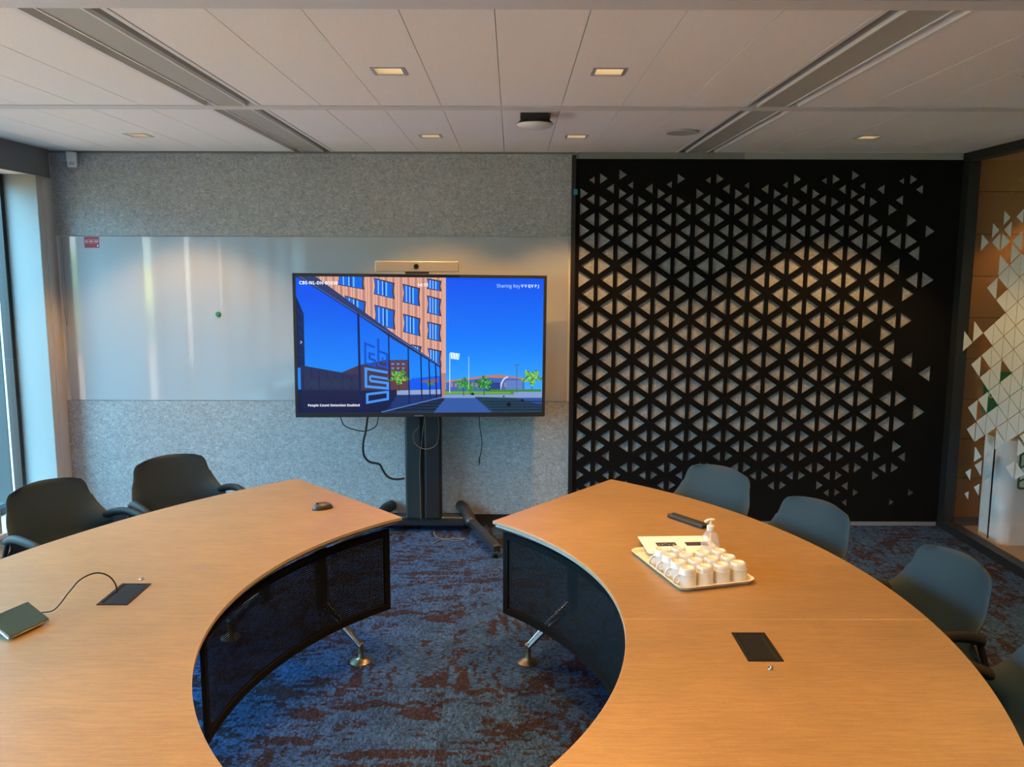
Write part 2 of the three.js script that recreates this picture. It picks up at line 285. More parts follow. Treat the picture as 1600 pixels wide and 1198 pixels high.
// ---------------------------------------------------------------- glass partition and the corridor behind it
{
  const w = struct('wall_right', 'glass partition in a black frame to the corridor', 'glass wall');
  const FT = 0.05;
  part('corner_post', box(XR - 0.02, XR + 0.06, 0, H, ZB, ZB + 0.10), frameDarkM, w);
  part('top_rail', box(XR - 0.02, XR + 0.06, H - 0.06, H + 0.2, ZB + 0.10, ZF), frameDarkM, w);
  part('bottom_rail', box(XR - 0.02, XR + 0.06, -0.1, 0.06, ZB + 0.10, ZF), frameDarkM, w);
  const cuts = [ZB + 0.10, -5.06, -4.0, -2.9, -1.8, -0.7, 0.5, ZF];
  for (let i = 0; i + 1 < cuts.length; i++) { const p = part('glass_pane', new THREE.PlaneGeometry(cuts[i + 1] - cuts[i] - 0.004, H - 0.12), glassM, w, [XR + 0.02, H / 2, (cuts[i] + cuts[i + 1]) / 2]); p.rotation.y = Math.PI / 2; }
  // triangular film stickers on the glass
  const SZ = 0.153, DZ = 0.1225, ZS = -6.052; const geos = {};
  const tri = (sc, d) => { const k = `${sc}_${d}`; if (!geos[k]) { const h = SZ * sc, e = (DZ - DZ * sc) / 3; const sh = new THREE.Shape([[0, -h / 2], [0, h / 2], [DZ * sc, 0]].map(([a, b]) => new THREE.Vector2(d * (a + e), b))); geos[k] = new THREE.ShapeGeometry(sh); geos[k].rotateY(-Math.PI / 2); } return geos[k]; };
  const put = (b, y, d, sc) => part('film_triangle', tri(sc, d), filmM, w, [XR + 0.017, y, ZS + b * DZ]);
  const row = (b, n) => (b % 2 ? 1.012 : 0.935) + SZ * n;
  const F = 0.955;
  // column, row, sides, size: the ragged edge of the field next to the corner post
  for (const [b, n, d, sc] of [[0, 3, 'R', F], [1, 3, 'R', F], [1, 7, 'R', 0.75], [2, 2, 'L', F], [2, 0, 'L', F], [2, -1, 'B', 0.87], [2, -2, 'R', 0.72], [2, -3, 'L', 0.55], [2, -4, 'L', 0.4], [2, 8, 'R', 0.65],
    [3, -1, 'B', F], [3, 0, 'L', F], [3, 1, 'B', F], [3, 2, 'B', F], [3, 3, 'B', F], [3, 5, 'L', F], [3, 6, 'R', 0.9], [3, 7, 'B', 0.75], [3, 8, 'R', 0.6], [3, -2, 'R', 0.87], [3, -3, 'L', 0.72], [3, -4, 'L', 0.55], [3, -5, 'R', 0.45],
    [4, -1, 'R', 0.9], [4, 0, 'B', F], [4, 1, 'B', F], [4, 2, 'L', F], [4, 3, 'B', F], [4, 4, 'B', F], [4, 5, 'B', F], [4, 6, 'B', F], [4, 7, 'R', 0.8], [4, 8, 'L', 0.65], [4, -2, 'L', 0.7], [4, -3, 'L', 0.6],
    [5, -1, 'B', F], [5, 0, 'B', F], [5, 1, 'B', F], [5, 2, 'B', F], [5, 3, 'B', F], [5, 4, 'B', F], [5, 5, 'B', F], [5, 6, 'B', F], [5, 7, 'L', 0.8], [5, 8, 'L', 0.6]])
    for (const q of [-1, 1]) if (d === 'B' || (d === 'R') === (q > 0)) put(b, row(b, n), q, sc);
  for (let b = 6; b < 13; b++) for (let n = -2; n < 10; n++) for (const q of [-1, 1]) if (n >= 0 && n < 7 || rnd() > 0.45) put(b, row(b, n), q, n >= 0 && n < 7 ? F : n < 0 ? 0.75 : 0.65);
  const f2 = struct('floor_corridor', 'beige floor of the corridor behind the glass', 'floor'); f2.name = 'floor_2';
  part('floor_sheet', box(XR + 0.06, XR + 2.6, -0.1, 0, ZB - 0.2, ZF + 0.2), mat(lin(0.34, 0.27, 0.20), 0.6), f2);
  const w2 = struct('wall_corridor', 'orange brown wooden boarding behind the glass', 'wall'); w2.name = 'wall_corridor';
  const bt = [0, 1, 2].map((k) => mat(lin(0.40 + 0.02 * k, 0.20 + 0.012 * k, 0.075), 0.6));
  for (let k = 0; k < 9; k++) part('board', box(XR + 0.06, XR + 2.5, 0.065 + k * 0.298, 0.065 + (k + 1) * 0.298 - 0.004, ZB - 0.012, ZB + 0.006), bt[k % 3], w2);
  part('board_backing', box(XR + 0.06, XR + 2.5, 0, H, ZB - 0.0118, ZB + 0.0), mat(lin(0.03, 0.018, 0.01), 0.9), w2); part('board', box(XR + 0.06, XR + 2.5, 0, 0.062, ZB - 0.012, ZB + 0.012), mat(lin(0.12, 0.12, 0.12), 0.5), w2, null, 'dark skirting board');
  const w3 = struct('wall_corridor_far', 'pale far wall of the corridor', 'wall');
  part('wall_core', box(XR + 2.5, XR + 2.6, -0.1, H + 0.2, ZB - 0.2, ZF + 0.2), paintM, w3);
  const c2 = struct('ceiling_corridor', 'white ceiling of the corridor', 'ceiling'); c2.name = 'ceiling_2';
  part('ceiling_sheet', box(XR + 0.06, XR + 2.5, H + 0.02, H + 0.06, ZB, ZF), paintM, c2);
  for (const [x, z, w] of [[3.95, -5.70, 'close to the wooden boarding'], [4.2, -3.2, 'halfway along the partition'], [4.2, -1.2, 'far from the wooden boarding']]) downlight(x, z, `square warm downlight in the corridor ceiling, ${w}`, H + 0.02, 16);
  // rounded white bin cabinet with wooden top
  const cab = thing('waste_cabinet', 'white rounded waste cabinet with wooden top behind the glass', 'cabinet', [3.58, 0, -5.87]);
  const cs = new THREE.Shape(); { const a = 0.20, b = 0.16, r = 0.09; cs.moveTo(-a + r, -b); cs.lineTo(a - r, -b); cs.absarc(a - r, -b + r, r, -Math.PI / 2, 0); cs.lineTo(a, b - r); cs.absarc(a - r, b - r, r, 0, Math.PI / 2); cs.lineTo(-a + r, b); cs.absarc(-a + r, b - r, r, Math.PI / 2, Math.PI); cs.lineTo(-a, -b + r); cs.absarc(-a + r, -b + r, r, Math.PI, 1.5 * Math.PI); }
  part('body', slab(cs, 0.74), mat(lin(0.80, 0.82, 0.82), 0.35), cab);
  part('top', slab(cs, 0.02), mat(lin(0.50, 0.34, 0.16), 0.5), cab, [0, 0.74, 0], 'wooden lid');
  part('slit', box(0, 0.004, 0.01, 0.74, -0.008, 0.008), blackM, cab, [-0.2025, 0, 0.035]);
  const green = mat(lin(0.03, 0.22, 0.06), 0.5);
  const em = new THREE.Shape(); const rrect = (s, x, y, w, h, r) => { s.moveTo(x + r, y); s.lineTo(x + w - r, y); s.absarc(x + w - r, y + r, r, -Math.PI / 2, 0); s.lineTo(x + w, y + h - r); s.absarc(x + w - r, y + h - r, r, 0, Math.PI / 2); s.lineTo(x + r, y + h); s.absarc(x + r, y + h - r, r, Math.PI / 2, Math.PI); s.lineTo(x, y + r); s.absarc(x + r, y + r, r, Math.PI, 1.5 * Math.PI); };
  rrect(em, -0.10, 0.40, 0.15, 0.26, 0.02); const eh = new THREE.Path(); rrect(eh, -0.085, 0.415, 0.12, 0.23, 0.012); em.holes.push(eh);
  const embl = part('emblem', new THREE.ExtrudeGeometry(em, { depth: 0.002, bevelEnabled: false }), green, cab, [0, 0, 0.16], 'green outlined emblem');
  for (const [x, y, r] of [[-0.045, 0.58, 0.6], [0.0, 0.58, -0.6], [-0.045, 0.48, 0.5]]) { const q = part('stroke', box(-0.05, 0.05, -0.006, 0.006, 0, 0.002), green, embl, [x, y, 0]); q.rotation.z = r; }
  const sg = thing('green_sign', 'green notice board with white round icons behind the glass', 'sign', [3.60, 0.86, ZB + 0.006]);
  part('board', box(-0.15, 0.15, 0, 0.30, 0, 0.008), mat(lin(0.02, 0.20, 0.07), 0.5), sg);
  for (const [x, y] of [[-0.08, 0.22], [-0.09, 0.13], [0.0, 0.2]]) part('icon', new THREE.TorusGeometry(0.018, 0.005, 6, 20), whitePlasticM, sg, [x, y, 0.009]);
}
// outside the windows: pale ground and a dark facade fin by the first window
{
  const g = struct('ground', 'brick paved ground outside the windows', 'ground'); part('ground_sheet', box(-90, XG - 0.5, -3.3, -3.2, -60, 160), mat(lin(0.26, 0.115, 0.055), 0.9), g);
  const f = thing('facade_fin', 'dark grey blue metal fin outside the first window', 'facade fin', [XG - 0.12, 0, ZJ - 0.02]);
  part('fin_plate', box(-0.42, 0, -0.2, 2.9, -0.08, 0.0), mat(lin(0.012, 0.017, 0.018), 0.6), f);
  part('edge_strip', box(-0.16, -0.145, -0.2, 2.9, 0.0, 0.02), mat(lin(0.06, 0.06, 0.05), 0.5), f, null, 'pale edge strip');
}
// what the whiteboard mirrors through the windows: sunlit trees and an office block across the street
{
  const b = thing('street_building', 'sunlit beige office block across the street', 'building', [-27, -3.2, -6]);
  part('wall', box(-4, 0, 0, 9.5, -30, 95), mat(lin(0.40, 0.34, 0.27), 0.8), b); part('roof', box(-4.2, 0.2, 9.5, 9.8, -30.2, 95.2), mat(lin(0.2, 0.2, 0.2), 0.8), b);
  const wg = box(0, 0.03, 0, 1.5, 0, 1.3), wm = mat(lin(0.04, 0.06, 0.08), 0.1);
  for (let f = 0; f < 3; f++) for (let k = 0; k < 36; k++) part('window', wg, wm, b, [0, 1.2 + f * 2.9, -28.5 + k * 3.4]);
  const crown = (R, sd) => { const g = mergeVertices(new THREE.IcosahedronGeometry(R, 4).deleteAttribute('normal').deleteAttribute('uv')); const p = g.attributes.position; for (let i = 0; i < p.count; i++) { const v = V(p.getX(i), p.getY(i), p.getZ(i)), k = 1 + 0.22 * Math.sin(v.x * 2.3 + sd) * Math.sin(v.y * 2.9 + sd * 2) + 0.16 * Math.sin(v.z * 4.1 + sd) + rr(-0.07, 0.07); p.setXYZ(i, v.x * k, v.y * k * 0.9, v.z * k); } g.computeVertexNormals(); return g; };
  const tones = [lin(0.16, 0.22, 0.04), lin(0.26, 0.24, 0.05), lin(0.10, 0.17, 0.04)];
  [[-14, -9, 'tall'], [-15, -2, 'broad'], [-13.5, 4, 'slender'], [-15, 10, 'yellowing'], [-14, 17, 'dark']].forEach(([x, z, how], i) => { const t = thing('street_tree', `${how} green street tree outside the windows`, 'tree', [x, -3.2, z], 0, 'street trees outside'); part('trunk', new THREE.CylinderGeometry(0.14, 0.2, 2.6, 10), mat(lin(0.08, 0.06, 0.04), 0.9), t, [0, 1.3, 0]); part('crown', crown(1.7 + 0.25 * (i % 3), i), mat(tones[i % 3], 0.9), t, [0, 3.7, 0]); });
}
// ---------------------------------------------------------------- blind
{
  const b = thing('roller_blind', 'grey fabric roller blind pulled down a little above the windows', 'blind', [XL + 0.03, 2.525, -2.3]);
  part('fabric', boxUV(box(-0.002, 0.002, 0, 0.184, -3.80, 3.4)), mat(lin(0.17, 0.18, 0.19), 0.9), b);
  part('bottom_bar', box(-0.006, 0.006, -0.008, 0.012, -3.80, 3.4), mat(lin(0.14, 0.15, 0.16), 0.6), b);
  const ch = [[0.018, 0.17, -3.83], [0.018, -0.5, -3.835], [0.02, -0.98, -3.84], [0.022, -1.04, -3.855], [0.02, -0.98, -3.872], [0.018, -0.5, -3.868], [0.018, 0.17, -3.86]];
  part('pull_chain', tube(ch, 0.0022, 60, 5), mat(lin(0.35, 0.33, 0.30), 0.5), b);
}
// ---------------------------------------------------------------- screen picture
function screenTexture() {
  const W = 1408, Hh = 792, cv = document.createElement('canvas'); cv.width = W; cv.height = Hh; const c = cv.getContext('2d');
  // coordinates below are of a 1405 x 770 picture
  c.scale(W / 1405, Hh / 775);
  const poly = (pts, f) => { c.beginPath(); pts.forEach(([x, y], i) => (i ? c.lineTo(x, y) : c.moveTo(x, y))); c.closePath(); c.fillStyle = f; c.fill(); };
  const line = (x0, y0, x1, y1, w, f) => { c.beginPath(); c.moveTo(x0, y0); c.lineTo(x1, y1); c.lineWidth = w; c.strokeStyle = f; c.stroke(); };
  const sky = c.createLinearGradient(0, 0, 0, 660); sky.addColorStop(0, '#0450e8'); sky.addColorStop(0.55, '#0a76f2'); sky.addColorStop(1, '#3aa6f5'); c.fillStyle = sky; c.fillRect(0, 0, 1405, 775);
  // ground
  c.fillStyle = '#7f98c8'; c.fillRect(500, 655, 905, 40); c.fillStyle = '#4a8a3c'; c.fillRect(820, 640, 420, 30); c.fillStyle = '#69a048'; c.fillRect(820, 652, 400, 14);
  c.fillStyle = '#2c4d92'; c.fillRect(0, 690, 1405, 90); poly([[840, 690], [1010, 690], [1130, 775], [760, 775]], '#33569f');
  poly([[1010, 684], [1250, 690], [1405, 735], [1405, 775], [1110, 775]], '#1f3d50'); poly([[560, 690], [840, 690], [770, 775], [470, 775]], '#1d2f4a');
  for (let i = 0; i < 4; i++) { line(1060 + i * 18, 712 + i * 16, 1405, 712 + i * 16, 5, '#11203a'); line(540 - i * 20, 706 + i * 17, 830 - i * 14, 706 + i * 17, 6, '#0c1830'); }
  // station hall
  poly([[845, 590], [1090, 560], [1160, 556], [1290, 575], [1300, 600], [1300, 650], [845, 650]], '#3c62b4'); poly([[845, 590], [1090, 558], [1160, 554], [1290, 572], [1290, 580], [1090, 572], [845, 600]], '#b07a6a');
  for (let i = 0; i < 14; i++) c.fillRect(870 + i * 24, 600, 12, 26); c.fillStyle = '#7f9fd8'; for (let i = 0; i < 7; i++) c.fillRect(1190, 590 + i * 8, 100, 3);
  c.beginPath(); c.ellipse(1205, 650, 46, 82, 0, Math.PI, 1.5 * Math.PI); c.lineWidth = 10; c.strokeStyle = '#b9cdf2'; c.stroke(); line(1205, 569, 1290, 585, 6, '#8a6d78');
  c.fillStyle = '#223f86'; c.fillRect(1075, 600, 85, 50);
  // trees
  const tree = (x, y, r, f) => { c.fillStyle = '#3a3d2c'; c.fillRect(x - 2, y + r * 0.5, 4, r * 1.1); for (let i = 0; i < 220; i++) { const a = rnd() * 6.283, q = Math.sqrt(rnd()) * r * (0.75 + 0.35 * Math.sin(a * 5 + x)); c.fillStyle = f[i % f.length]; c.beginPath(); c.arc(x + q * Math.cos(a) * 1.15, y + q * Math.sin(a) * 0.85, r * 0.11, 0, 7); c.fill(); } };
  tree(945, 610, 42, ['#2f8a3e', '#1f6a34', '#4aa850']); tree(1065, 605, 44, ['#2a8038', '#1c5f30', '#56b058']); tree(1345, 570, 52, ['#6fae4c', '#3d7a3a', '#8fca66']); tree(985, 632, 24, ['#2a7a34', '#3f9a48']);
  c.fillStyle = '#3f7f3a'; c.fillRect(1100, 640, 300, 14);
  line(1255, 500, 1255, 660, 4, '#4a5a80'); line(1240, 500, 1272, 495, 4, '#4a5a80'); line(975, 450, 975, 640, 3, '#c8d8f0'); line(865, 430, 865, 660, 4, '#dfe9f8');
  poly([[868, 425], [922, 432], [918, 468], [872, 462]], '#d9f2f4'); for (const x of [880, 896, 910]) line(x, 428, x + 6, 464, 3, '#5aa0d8');
  for (const [x, y, s] of [[998, 668, 9], [1210, 730, 13], [1290, 705, 8], [1180, 682, 5]]) { c.fillStyle = '#0d1220'; c.beginPath(); c.arc(x, y, s, Math.PI, 0); c.fill(); c.fillRect(x - s, y, 2 * s, s * 0.6); }
  // brick building
  poly([[110, 0], [842, 0], [842, 545], [812, 545], [812, 505], [560, 330]], '#c98f80');
  for (let x = 112; x < 842; x += 14) { line(x, 0, x, 545 * Math.min(1, Math.max(0.02, (x - 90) / 560)), 5, x % 3 ? '#e2b6a2' : '#a8705f'); }
  const win = (x, y, w, h, sk) => { poly([[x, y], [x + w, y + sk], [x + w - 6, y + sk + h / 2], [x + w, y + sk + h], [x, y + h], [x + 8, y + h / 2]], '#4a2f2c'); poly([[x + 4, y + 6], [x + w - 10, y + sk + 6], [x + w - 14, y + sk + h / 2], [x + w - 10, y + sk + h - 4], [x + 4, y + h - 4], [x + 12, y + h / 2]], '#0b63e0'); for (const q of [0.22, 0.42, 0.6]) line(x + w * q, y + sk * q + 8, x + w * q, y + sk * q + h - 6, q > 0.5 ? 9 : 4, q > 0.5 ? '#5fb4f4' : '#b8dcf8'); line(x + w * 0.5, y + sk * 0.5 + 4, x + w * 0.5, y + sk * 0.5 + h - 4, 4, '#16264a'); };
  win(232, -30, 150, 76, 26); win(434, 4, 118, 92, 28); win(596, 36, 100, 104, 24); win(734, 4, 84, 60, 14); win(270, 104, 120, 110, 34); win(436, 155, 118, 112, 30); win(598, 205, 100, 104, 26); win(734, 100, 82, 100, 20); win(734, 248, 82, 100, 18); win(738, 400, 80, 92, 16); win(640, 378, 64, 50, 14);
  poly([[812, 545], [840, 545], [842, 600], [836, 682], [812, 682], [820, 600]], '#b57a6c'); poly([[834, 0], [842, 0], [842, 545], [834, 545]], '#e0ab98');
  // glass front, with reflections
  poly([[0, 10], [60, 10], [812, 505], [812, 690], [470, 775], [0, 775]], '#0a57ea');
  const gg = c.createLinearGradient(0, 100, 0, 560); gg.addColorStop(0, '#0450e6'); gg.addColorStop(1, '#1685f2'); poly([[0, 10], [60, 40], [812, 515], [812, 560], [0, 640]], gg);
  poly([[0, 0], [110, 0], [560, 330], [812, 500], [812, 512], [540, 352], [345, 210], [60, 36], [0, 6]], '#2b3866'); line(60, 30, 812, 512, 5, '#0c1b52'); line(20, 0, 812, 503, 3, '#5b78b8');
  poly([[0, 110], [40, 210], [40, 515], [0, 515]], '#0d2050'); for (let i = 0; i < 5; i++) line(6, 190 + i * 60, 34, 222 + i * 56, 4, '#1c376e');
  poly([[15, 500], [240, 545], [345, 500], [500, 470], [630, 470], [630, 650], [15, 650]], '#3d3347'); poly([[15, 500], [345, 560], [345, 650], [15, 650]], '#232a52');
  poly([[505, 470], [625, 475], [625, 640], [505, 640]], '#5a3a46'); for (let i = 0; i < 9; i++) { c.fillStyle = '#5f86c0'; c.fillRect(530 + (i % 3) * 30, 488 + Math.floor(i / 3) * 24, 16, 10); }
  poly([[0, 640], [430, 645], [812, 640], [812, 690], [470, 775], [0, 775]], '#141c44'); poly([[560, 645], [812, 640], [812, 668], [560, 672]], '#8aa0c4'); poly([[560, 672], [812, 668], [812, 690], [500, 765]], '#1c3470');
  for (let i = 0; i < 7; i++) line(30 + i * 45, 512 + i * 9, 30 + i * 45, 640, 3, '#0e1838');
  c.fillStyle = '#22324e'; for (let i = 0; i < 5; i++) { c.beginPath(); c.arc(90 + i * 62, 605, 26, 0, 7); c.fill(); }
  tree(572, 570, 50, ['#4d8f3c', '#2f6f30', '#86b84e']); tree(752, 600, 26, ['#3d7a3a', '#56924a']); poly([[700, 590], [800, 575], [800, 600], [700, 600]], '#7a5a6a');
  for (const [x, y0, y1] of [[345, 205, 775], [515, 315, 760], [626, 390, 725], [698, 435, 705], [745, 465, 695], [783, 490, 690], [810, 505, 685]]) line(x, y0, x + 6, y1, x < 400 ? 12 : 7, '#0c1a58');
  line(470, 772, 812, 688, 6, '#5478c0');
  // letters on the glass
  const stroke = (pts, w, f) => { c.beginPath(); pts.forEach(([x, y], i) => (i ? c.lineTo(x, y) : c.moveTo(x, y))); c.lineWidth = w; c.strokeStyle = f; c.lineJoin = 'miter'; c.stroke(); };
  stroke([[436, 398], [382, 375], [382, 488], [436, 505], [436, 472], [406, 462], [406, 432], [436, 440]], 12, '#0b49c4'); stroke([[456, 348], [456, 500], [506, 515], [506, 436], [460, 420]], 12, '#0b49c4'); stroke([[480, 455], [480, 480], [495, 484]], 8, '#0b49c4');
  stroke([[508, 542], [384, 520], [384, 622], [508, 634], [508, 604], [408, 590]], 15, '#3f8fee'); stroke([[508, 578], [408, 562]], 13, '#3f8fee'); stroke([[408, 562], [408, 590]], 12, '#3f8fee'); stroke([[390, 668], [508, 654], [508, 695], [390, 716], [390, 662]], 14, '#3f8fee');
  // overlay texts
  c.textBaseline = 'middle'; c.fillStyle = '#f2f6ff'; c.font = 'bold 26px sans-serif'; c.fillText('CBS-NL-DH-B1039', 18, 36); c.font = 'bold 25px sans-serif'; c.fillText('14:13', 680, 42);
  c.fillStyle = '#b9d4f6'; c.font = '26px sans-serif'; c.fillText('Sharing Key', 1132, 44); c.fillStyle = '#eaf2ff'; c.font = 'bold 22px sans-serif'; let x = 1274; for (const ch of 'VVQVPJ') { c.fillText(ch, x, 44); x += 19.5; }
  c.fillStyle = '#ffffff'; c.font = 'bold 19px sans-serif'; c.fillText('People Count Detection Enabled', 52, 731); stroke([[18, 362], [26, 370], [18, 378]], 3, '#ffffff');
  const t = new THREE.CanvasTexture(cv); t.colorSpace = THREE.SRGBColorSpace; return t;
}
// ---------------------------------------------------------------- television on its stand, video bar on top
{
  const tv = thing('television', 'large flat television on a wheeled stand showing a brick building', 'television', [-0.625, 1.365, -5.85], 0.085);
  tv.rotation.order = 'YXZ'; tv.rotation.z = -0.0085;
  const W = 1.725, Hh = 0.985, B = 0.021, BB = 0.03;
  part('back_shell', rbox(W - 0.01, Hh - 0.01, 0.05, 0.01), blackM, tv, [0, 0, -0.032]);
  part('bezel', merge(box(-W / 2, W / 2, Hh / 2 - B, Hh / 2, -0.012, 0.012), box(-W / 2, W / 2, -Hh / 2, -Hh / 2 + BB, -0.012, 0.012), box(-W / 2, -W / 2 + B, -Hh / 2 + BB, Hh / 2 - B, -0.012, 0.012), box(W / 2 - B, W / 2, -Hh / 2 + BB, Hh / 2 - B, -0.012, 0.012)), blackSatinM, tv);
  const tex = screenTexture();
  part('screen', new THREE.PlaneGeometry(W - 2 * B, Hh - B - BB), mat(lin(0.004, 0.004, 0.005), 0.25, { emissive: 0xffffff, emissiveMap: tex, emissiveIntensity: 1.1, specularIntensity: 0.6 }), tv, [0, (BB - B) / 2, 0.004], 'lit screen with a picture of a brick building under blue sky');
  part('maker_badge', box(-0.03, 0.03, -Hh / 2 + 0.006, -Hh / 2 + 0.011, 0.012, 0.013), alumM, tv, [-0.02, 0, 0]);
  const cm = mat(lin(0.012, 0.012, 0.014), 0.5);
  const cab = (pts, r, l) => part('cable', tube(pts.map(([x, y, z]) => [x + 0.625, y - 1.365, z + 5.85]), r, 60, 6), cm, tv, null, l);
  cab([[-1.20, 0.89, -5.92], [-1.17, 0.80, -5.93], [-1.10, 0.765, -5.94], [-1.02, 0.755, -5.94], [-0.95, 0.79, -5.94], [-0.925, 0.90, -5.93]], 0.004);
  cab([[-1.00, 0.90, -5.93], [-1.02, 0.76, -5.94], [-1.04, 0.66, -5.94], [-1.033, 0.575, -5.94], [-1.0, 0.535, -5.94], [-0.925, 0.512, -5.94], [-0.905, 0.47, -5.95], [-0.87, 0.42, -5.95], [-0.82, 0.402, -5.95], [-0.75, 0.405, -5.955]], 0.0085, 'thick black power cable');
  cab([[-0.225, 0.90, -5.93], [-0.215, 0.78, -5.93], [-0.20, 0.68, -5.93], [-0.205, 0.60, -5.93], [-0.215, 0.56, -5.93]], 0.0035);
  part('plug', merge(new THREE.CylinderGeometry(0.006, 0.006, 0.04, 10)), cm, tv, [-0.217 + 0.625, 0.54 - 1.365, -0.08]); part('plug_tip', new THREE.CylinderGeometry(0.004, 0.004, 0.02, 8), chromeM, tv, [-0.219 + 0.625, 0.512 - 1.365, -0.08]);
  const c2 = mat(lin(0.10, 0.09, 0.085), 0.5);
  part('cable', tube([[-0.515, 0.90, -5.885], [-0.505, 0.76, -5.88], [-0.53, 0.66, -5.88], [-0.60, 0.635, -5.88], [-0.67, 0.67, -5.88], [-0.685, 0.74, -5.88], [-0.64, 0.80, -5.885]].map(([x, y, z]) => [x + 0.625, y - 1.365, z + 5.85]), 0.003, 50, 6), c2, tv, null, 'thin looped grey cable');
  part('cable', tube([[-0.60, 0.90, -5.885], [-0.625, 0.70, -5.885], [-0.64, 0.55, -5.89], [-0.637, 0.30, -5.892], [-0.635, 0.12, -5.90]].map(([x, y, z]) => [x + 0.625, y - 1.365, z + 5.85]), 0.003, 50, 6), c2, tv);

  const bar = thing('video_bar', 'silver conference camera bar sitting on top of the television', 'camera', [-0.648, 1.868, -5.845], 0.085); bar.rotation.order = 'YXZ'; bar.rotation.z = -0.004;
  part('bar_body', rbox(0.565, 0.073, 0.06, 0.006), mat(lin(0.42, 0.38, 0.31), 0.4, { metalness: 0.55 }), bar, [0, 0.042, 0]);
  const ln = part('lens_ring', new THREE.CylinderGeometry(0.019, 0.019, 0.006, 32), mat(lin(0.3, 0.26, 0.2), 0.3, { metalness: 0.8 }), bar, [-0.005, 0.043, 0.031]); ln.rotation.x = Math.PI / 2;
  part('lens', new THREE.CylinderGeometry(0.016, 0.016, 0.008, 32), mat(lin(0.004, 0.004, 0.005), 0.1), ln);
  part('mount_clip', box(-0.08, 0.08, -0.008, 0.008, -0.03, 0.03), blackM, bar, [0.0, 0, 0]);

  const st = thing('television_stand', 'black wheeled television stand with twin column and splayed feet', 'stand', [-0.635, 0, -6.0]);
  const colM = mat(lin(0.020, 0.027, 0.028), 0.4);
  for (const s of [-1, 1]) { const g = rbox(0.124, 1.30, 0.09, 0.02, 4); part('column', g, s < 0 ? colM : blackM, st, [s * 0.068, 0.745, 0]); }
  part('column_spine', box(-0.012, 0.012, 0.1, 1.39, -0.045, 0.02), blackM, st);
  part('wall_mount', box(-0.35, 0.35, 1.2, 1.62, 0.046, 0.062), blackM, st);
  part('crossbeam', rbox(0.60, 0.07, 0.12, 0.012), blackSatinM, st, [0, 0.075, -0.04]);
  for (const s of [-1, 1]) {
    const legG = rbox(0.05, 0.055, 0.66, 0.012, 3); legG.rotateX(0.05); legG.rotateY(s * 0.36); part('base_leg', legG, blackSatinM, st, [s * 0.425, 0.078, 0.27]);
    part('leg_bracket', tube([[s * 0.26, 0.15, -0.13], [s * 0.29, 0.145, -0.06], [s * 0.32, 0.115, 0.01], [s * 0.34, 0.09, 0.06]], 0.042, 20, 12), blackSatinM, st); for (const [x, y, z] of [[s * 0.26, 0.15, -0.13], [s * 0.34, 0.09, 0.06]]) part('bracket_end', new THREE.SphereGeometry(0.042, 20, 12), blackSatinM, st, [x, y, z]);
    for (const [x, z] of [[s * 0.30, -0.075], [s * 0.53, 0.56]]) { const w = part('caster', new THREE.CylinderGeometry(0.028, 0.028, 0.03, 20), blackM, st, [x, 0.028, z]); w.rotation.z = Math.PI / 2; }
  }
  solo('floor_cable', tube([[-0.56, 0.02, -5.92], [-0.54, 0.006, -5.86], [-0.47, 0.006, -5.80], [-0.38, 0.006, -5.81], [-0.33, 0.006, -5.79], [-0.40, 0.006, -5.76], [-0.50, 0.006, -5.78], [-0.54, 0.006, -5.70]], 0.004, 70, 6), mat(lin(0.10, 0.10, 0.11), 0.5), 'thin grey cable lying on the carpet before the television stand', 'cable');
}
// ---------------------------------------------------------------- curved conference tables
const TOP = 0.74;
const arc = (cx, cz, r, a0, a1, n) => Array.from({ length: n + 1 }, (_, i) => { const a = a0 + (a1 - a0) * i / n; return [cx + r * Math.cos(a), cz + r * Math.sin(a)]; });
const ang = (cx, cz, x, z) => Math.atan2(z - cz, x - cx);
const perfTex = dataTex(32, 32, (u, v) => { const d = Math.hypot((u - 0.5) * 1.0, v - 0.5); const a = Math.min(1, Math.max(0, (d - 0.17) / 0.05)); return [a, a, a]; }, false);
perfTex.repeat.set(1 / 0.0095, 1 / 0.0095);
const meshM = mat(lin(0.006, 0.006, 0.007), 0.8, { specularIntensity: 0.3, alphaMap: perfTex, alphaTest: 0.5, side: THREE.DoubleSide });
const topSlab = (pts, t = 0.015) => slab(new THREE.Shape(pts.map(([x, z]) => new THREE.Vector2(x, -z))), t, 0.0012);
function curvedWall(cx, cz, r0, r1, a0, a1, y0, y1, n = 40) {   // solid bent strip
  return merge(slab(new THREE.Shape([...arc(cx, -cz, r1, -a0, -a1, n), ...arc(cx, -cz, r0, -a1, -a0, n)].map((p) => new THREE.Vector2(...p))), y1 - y0).translate(0, y0, 0));
}
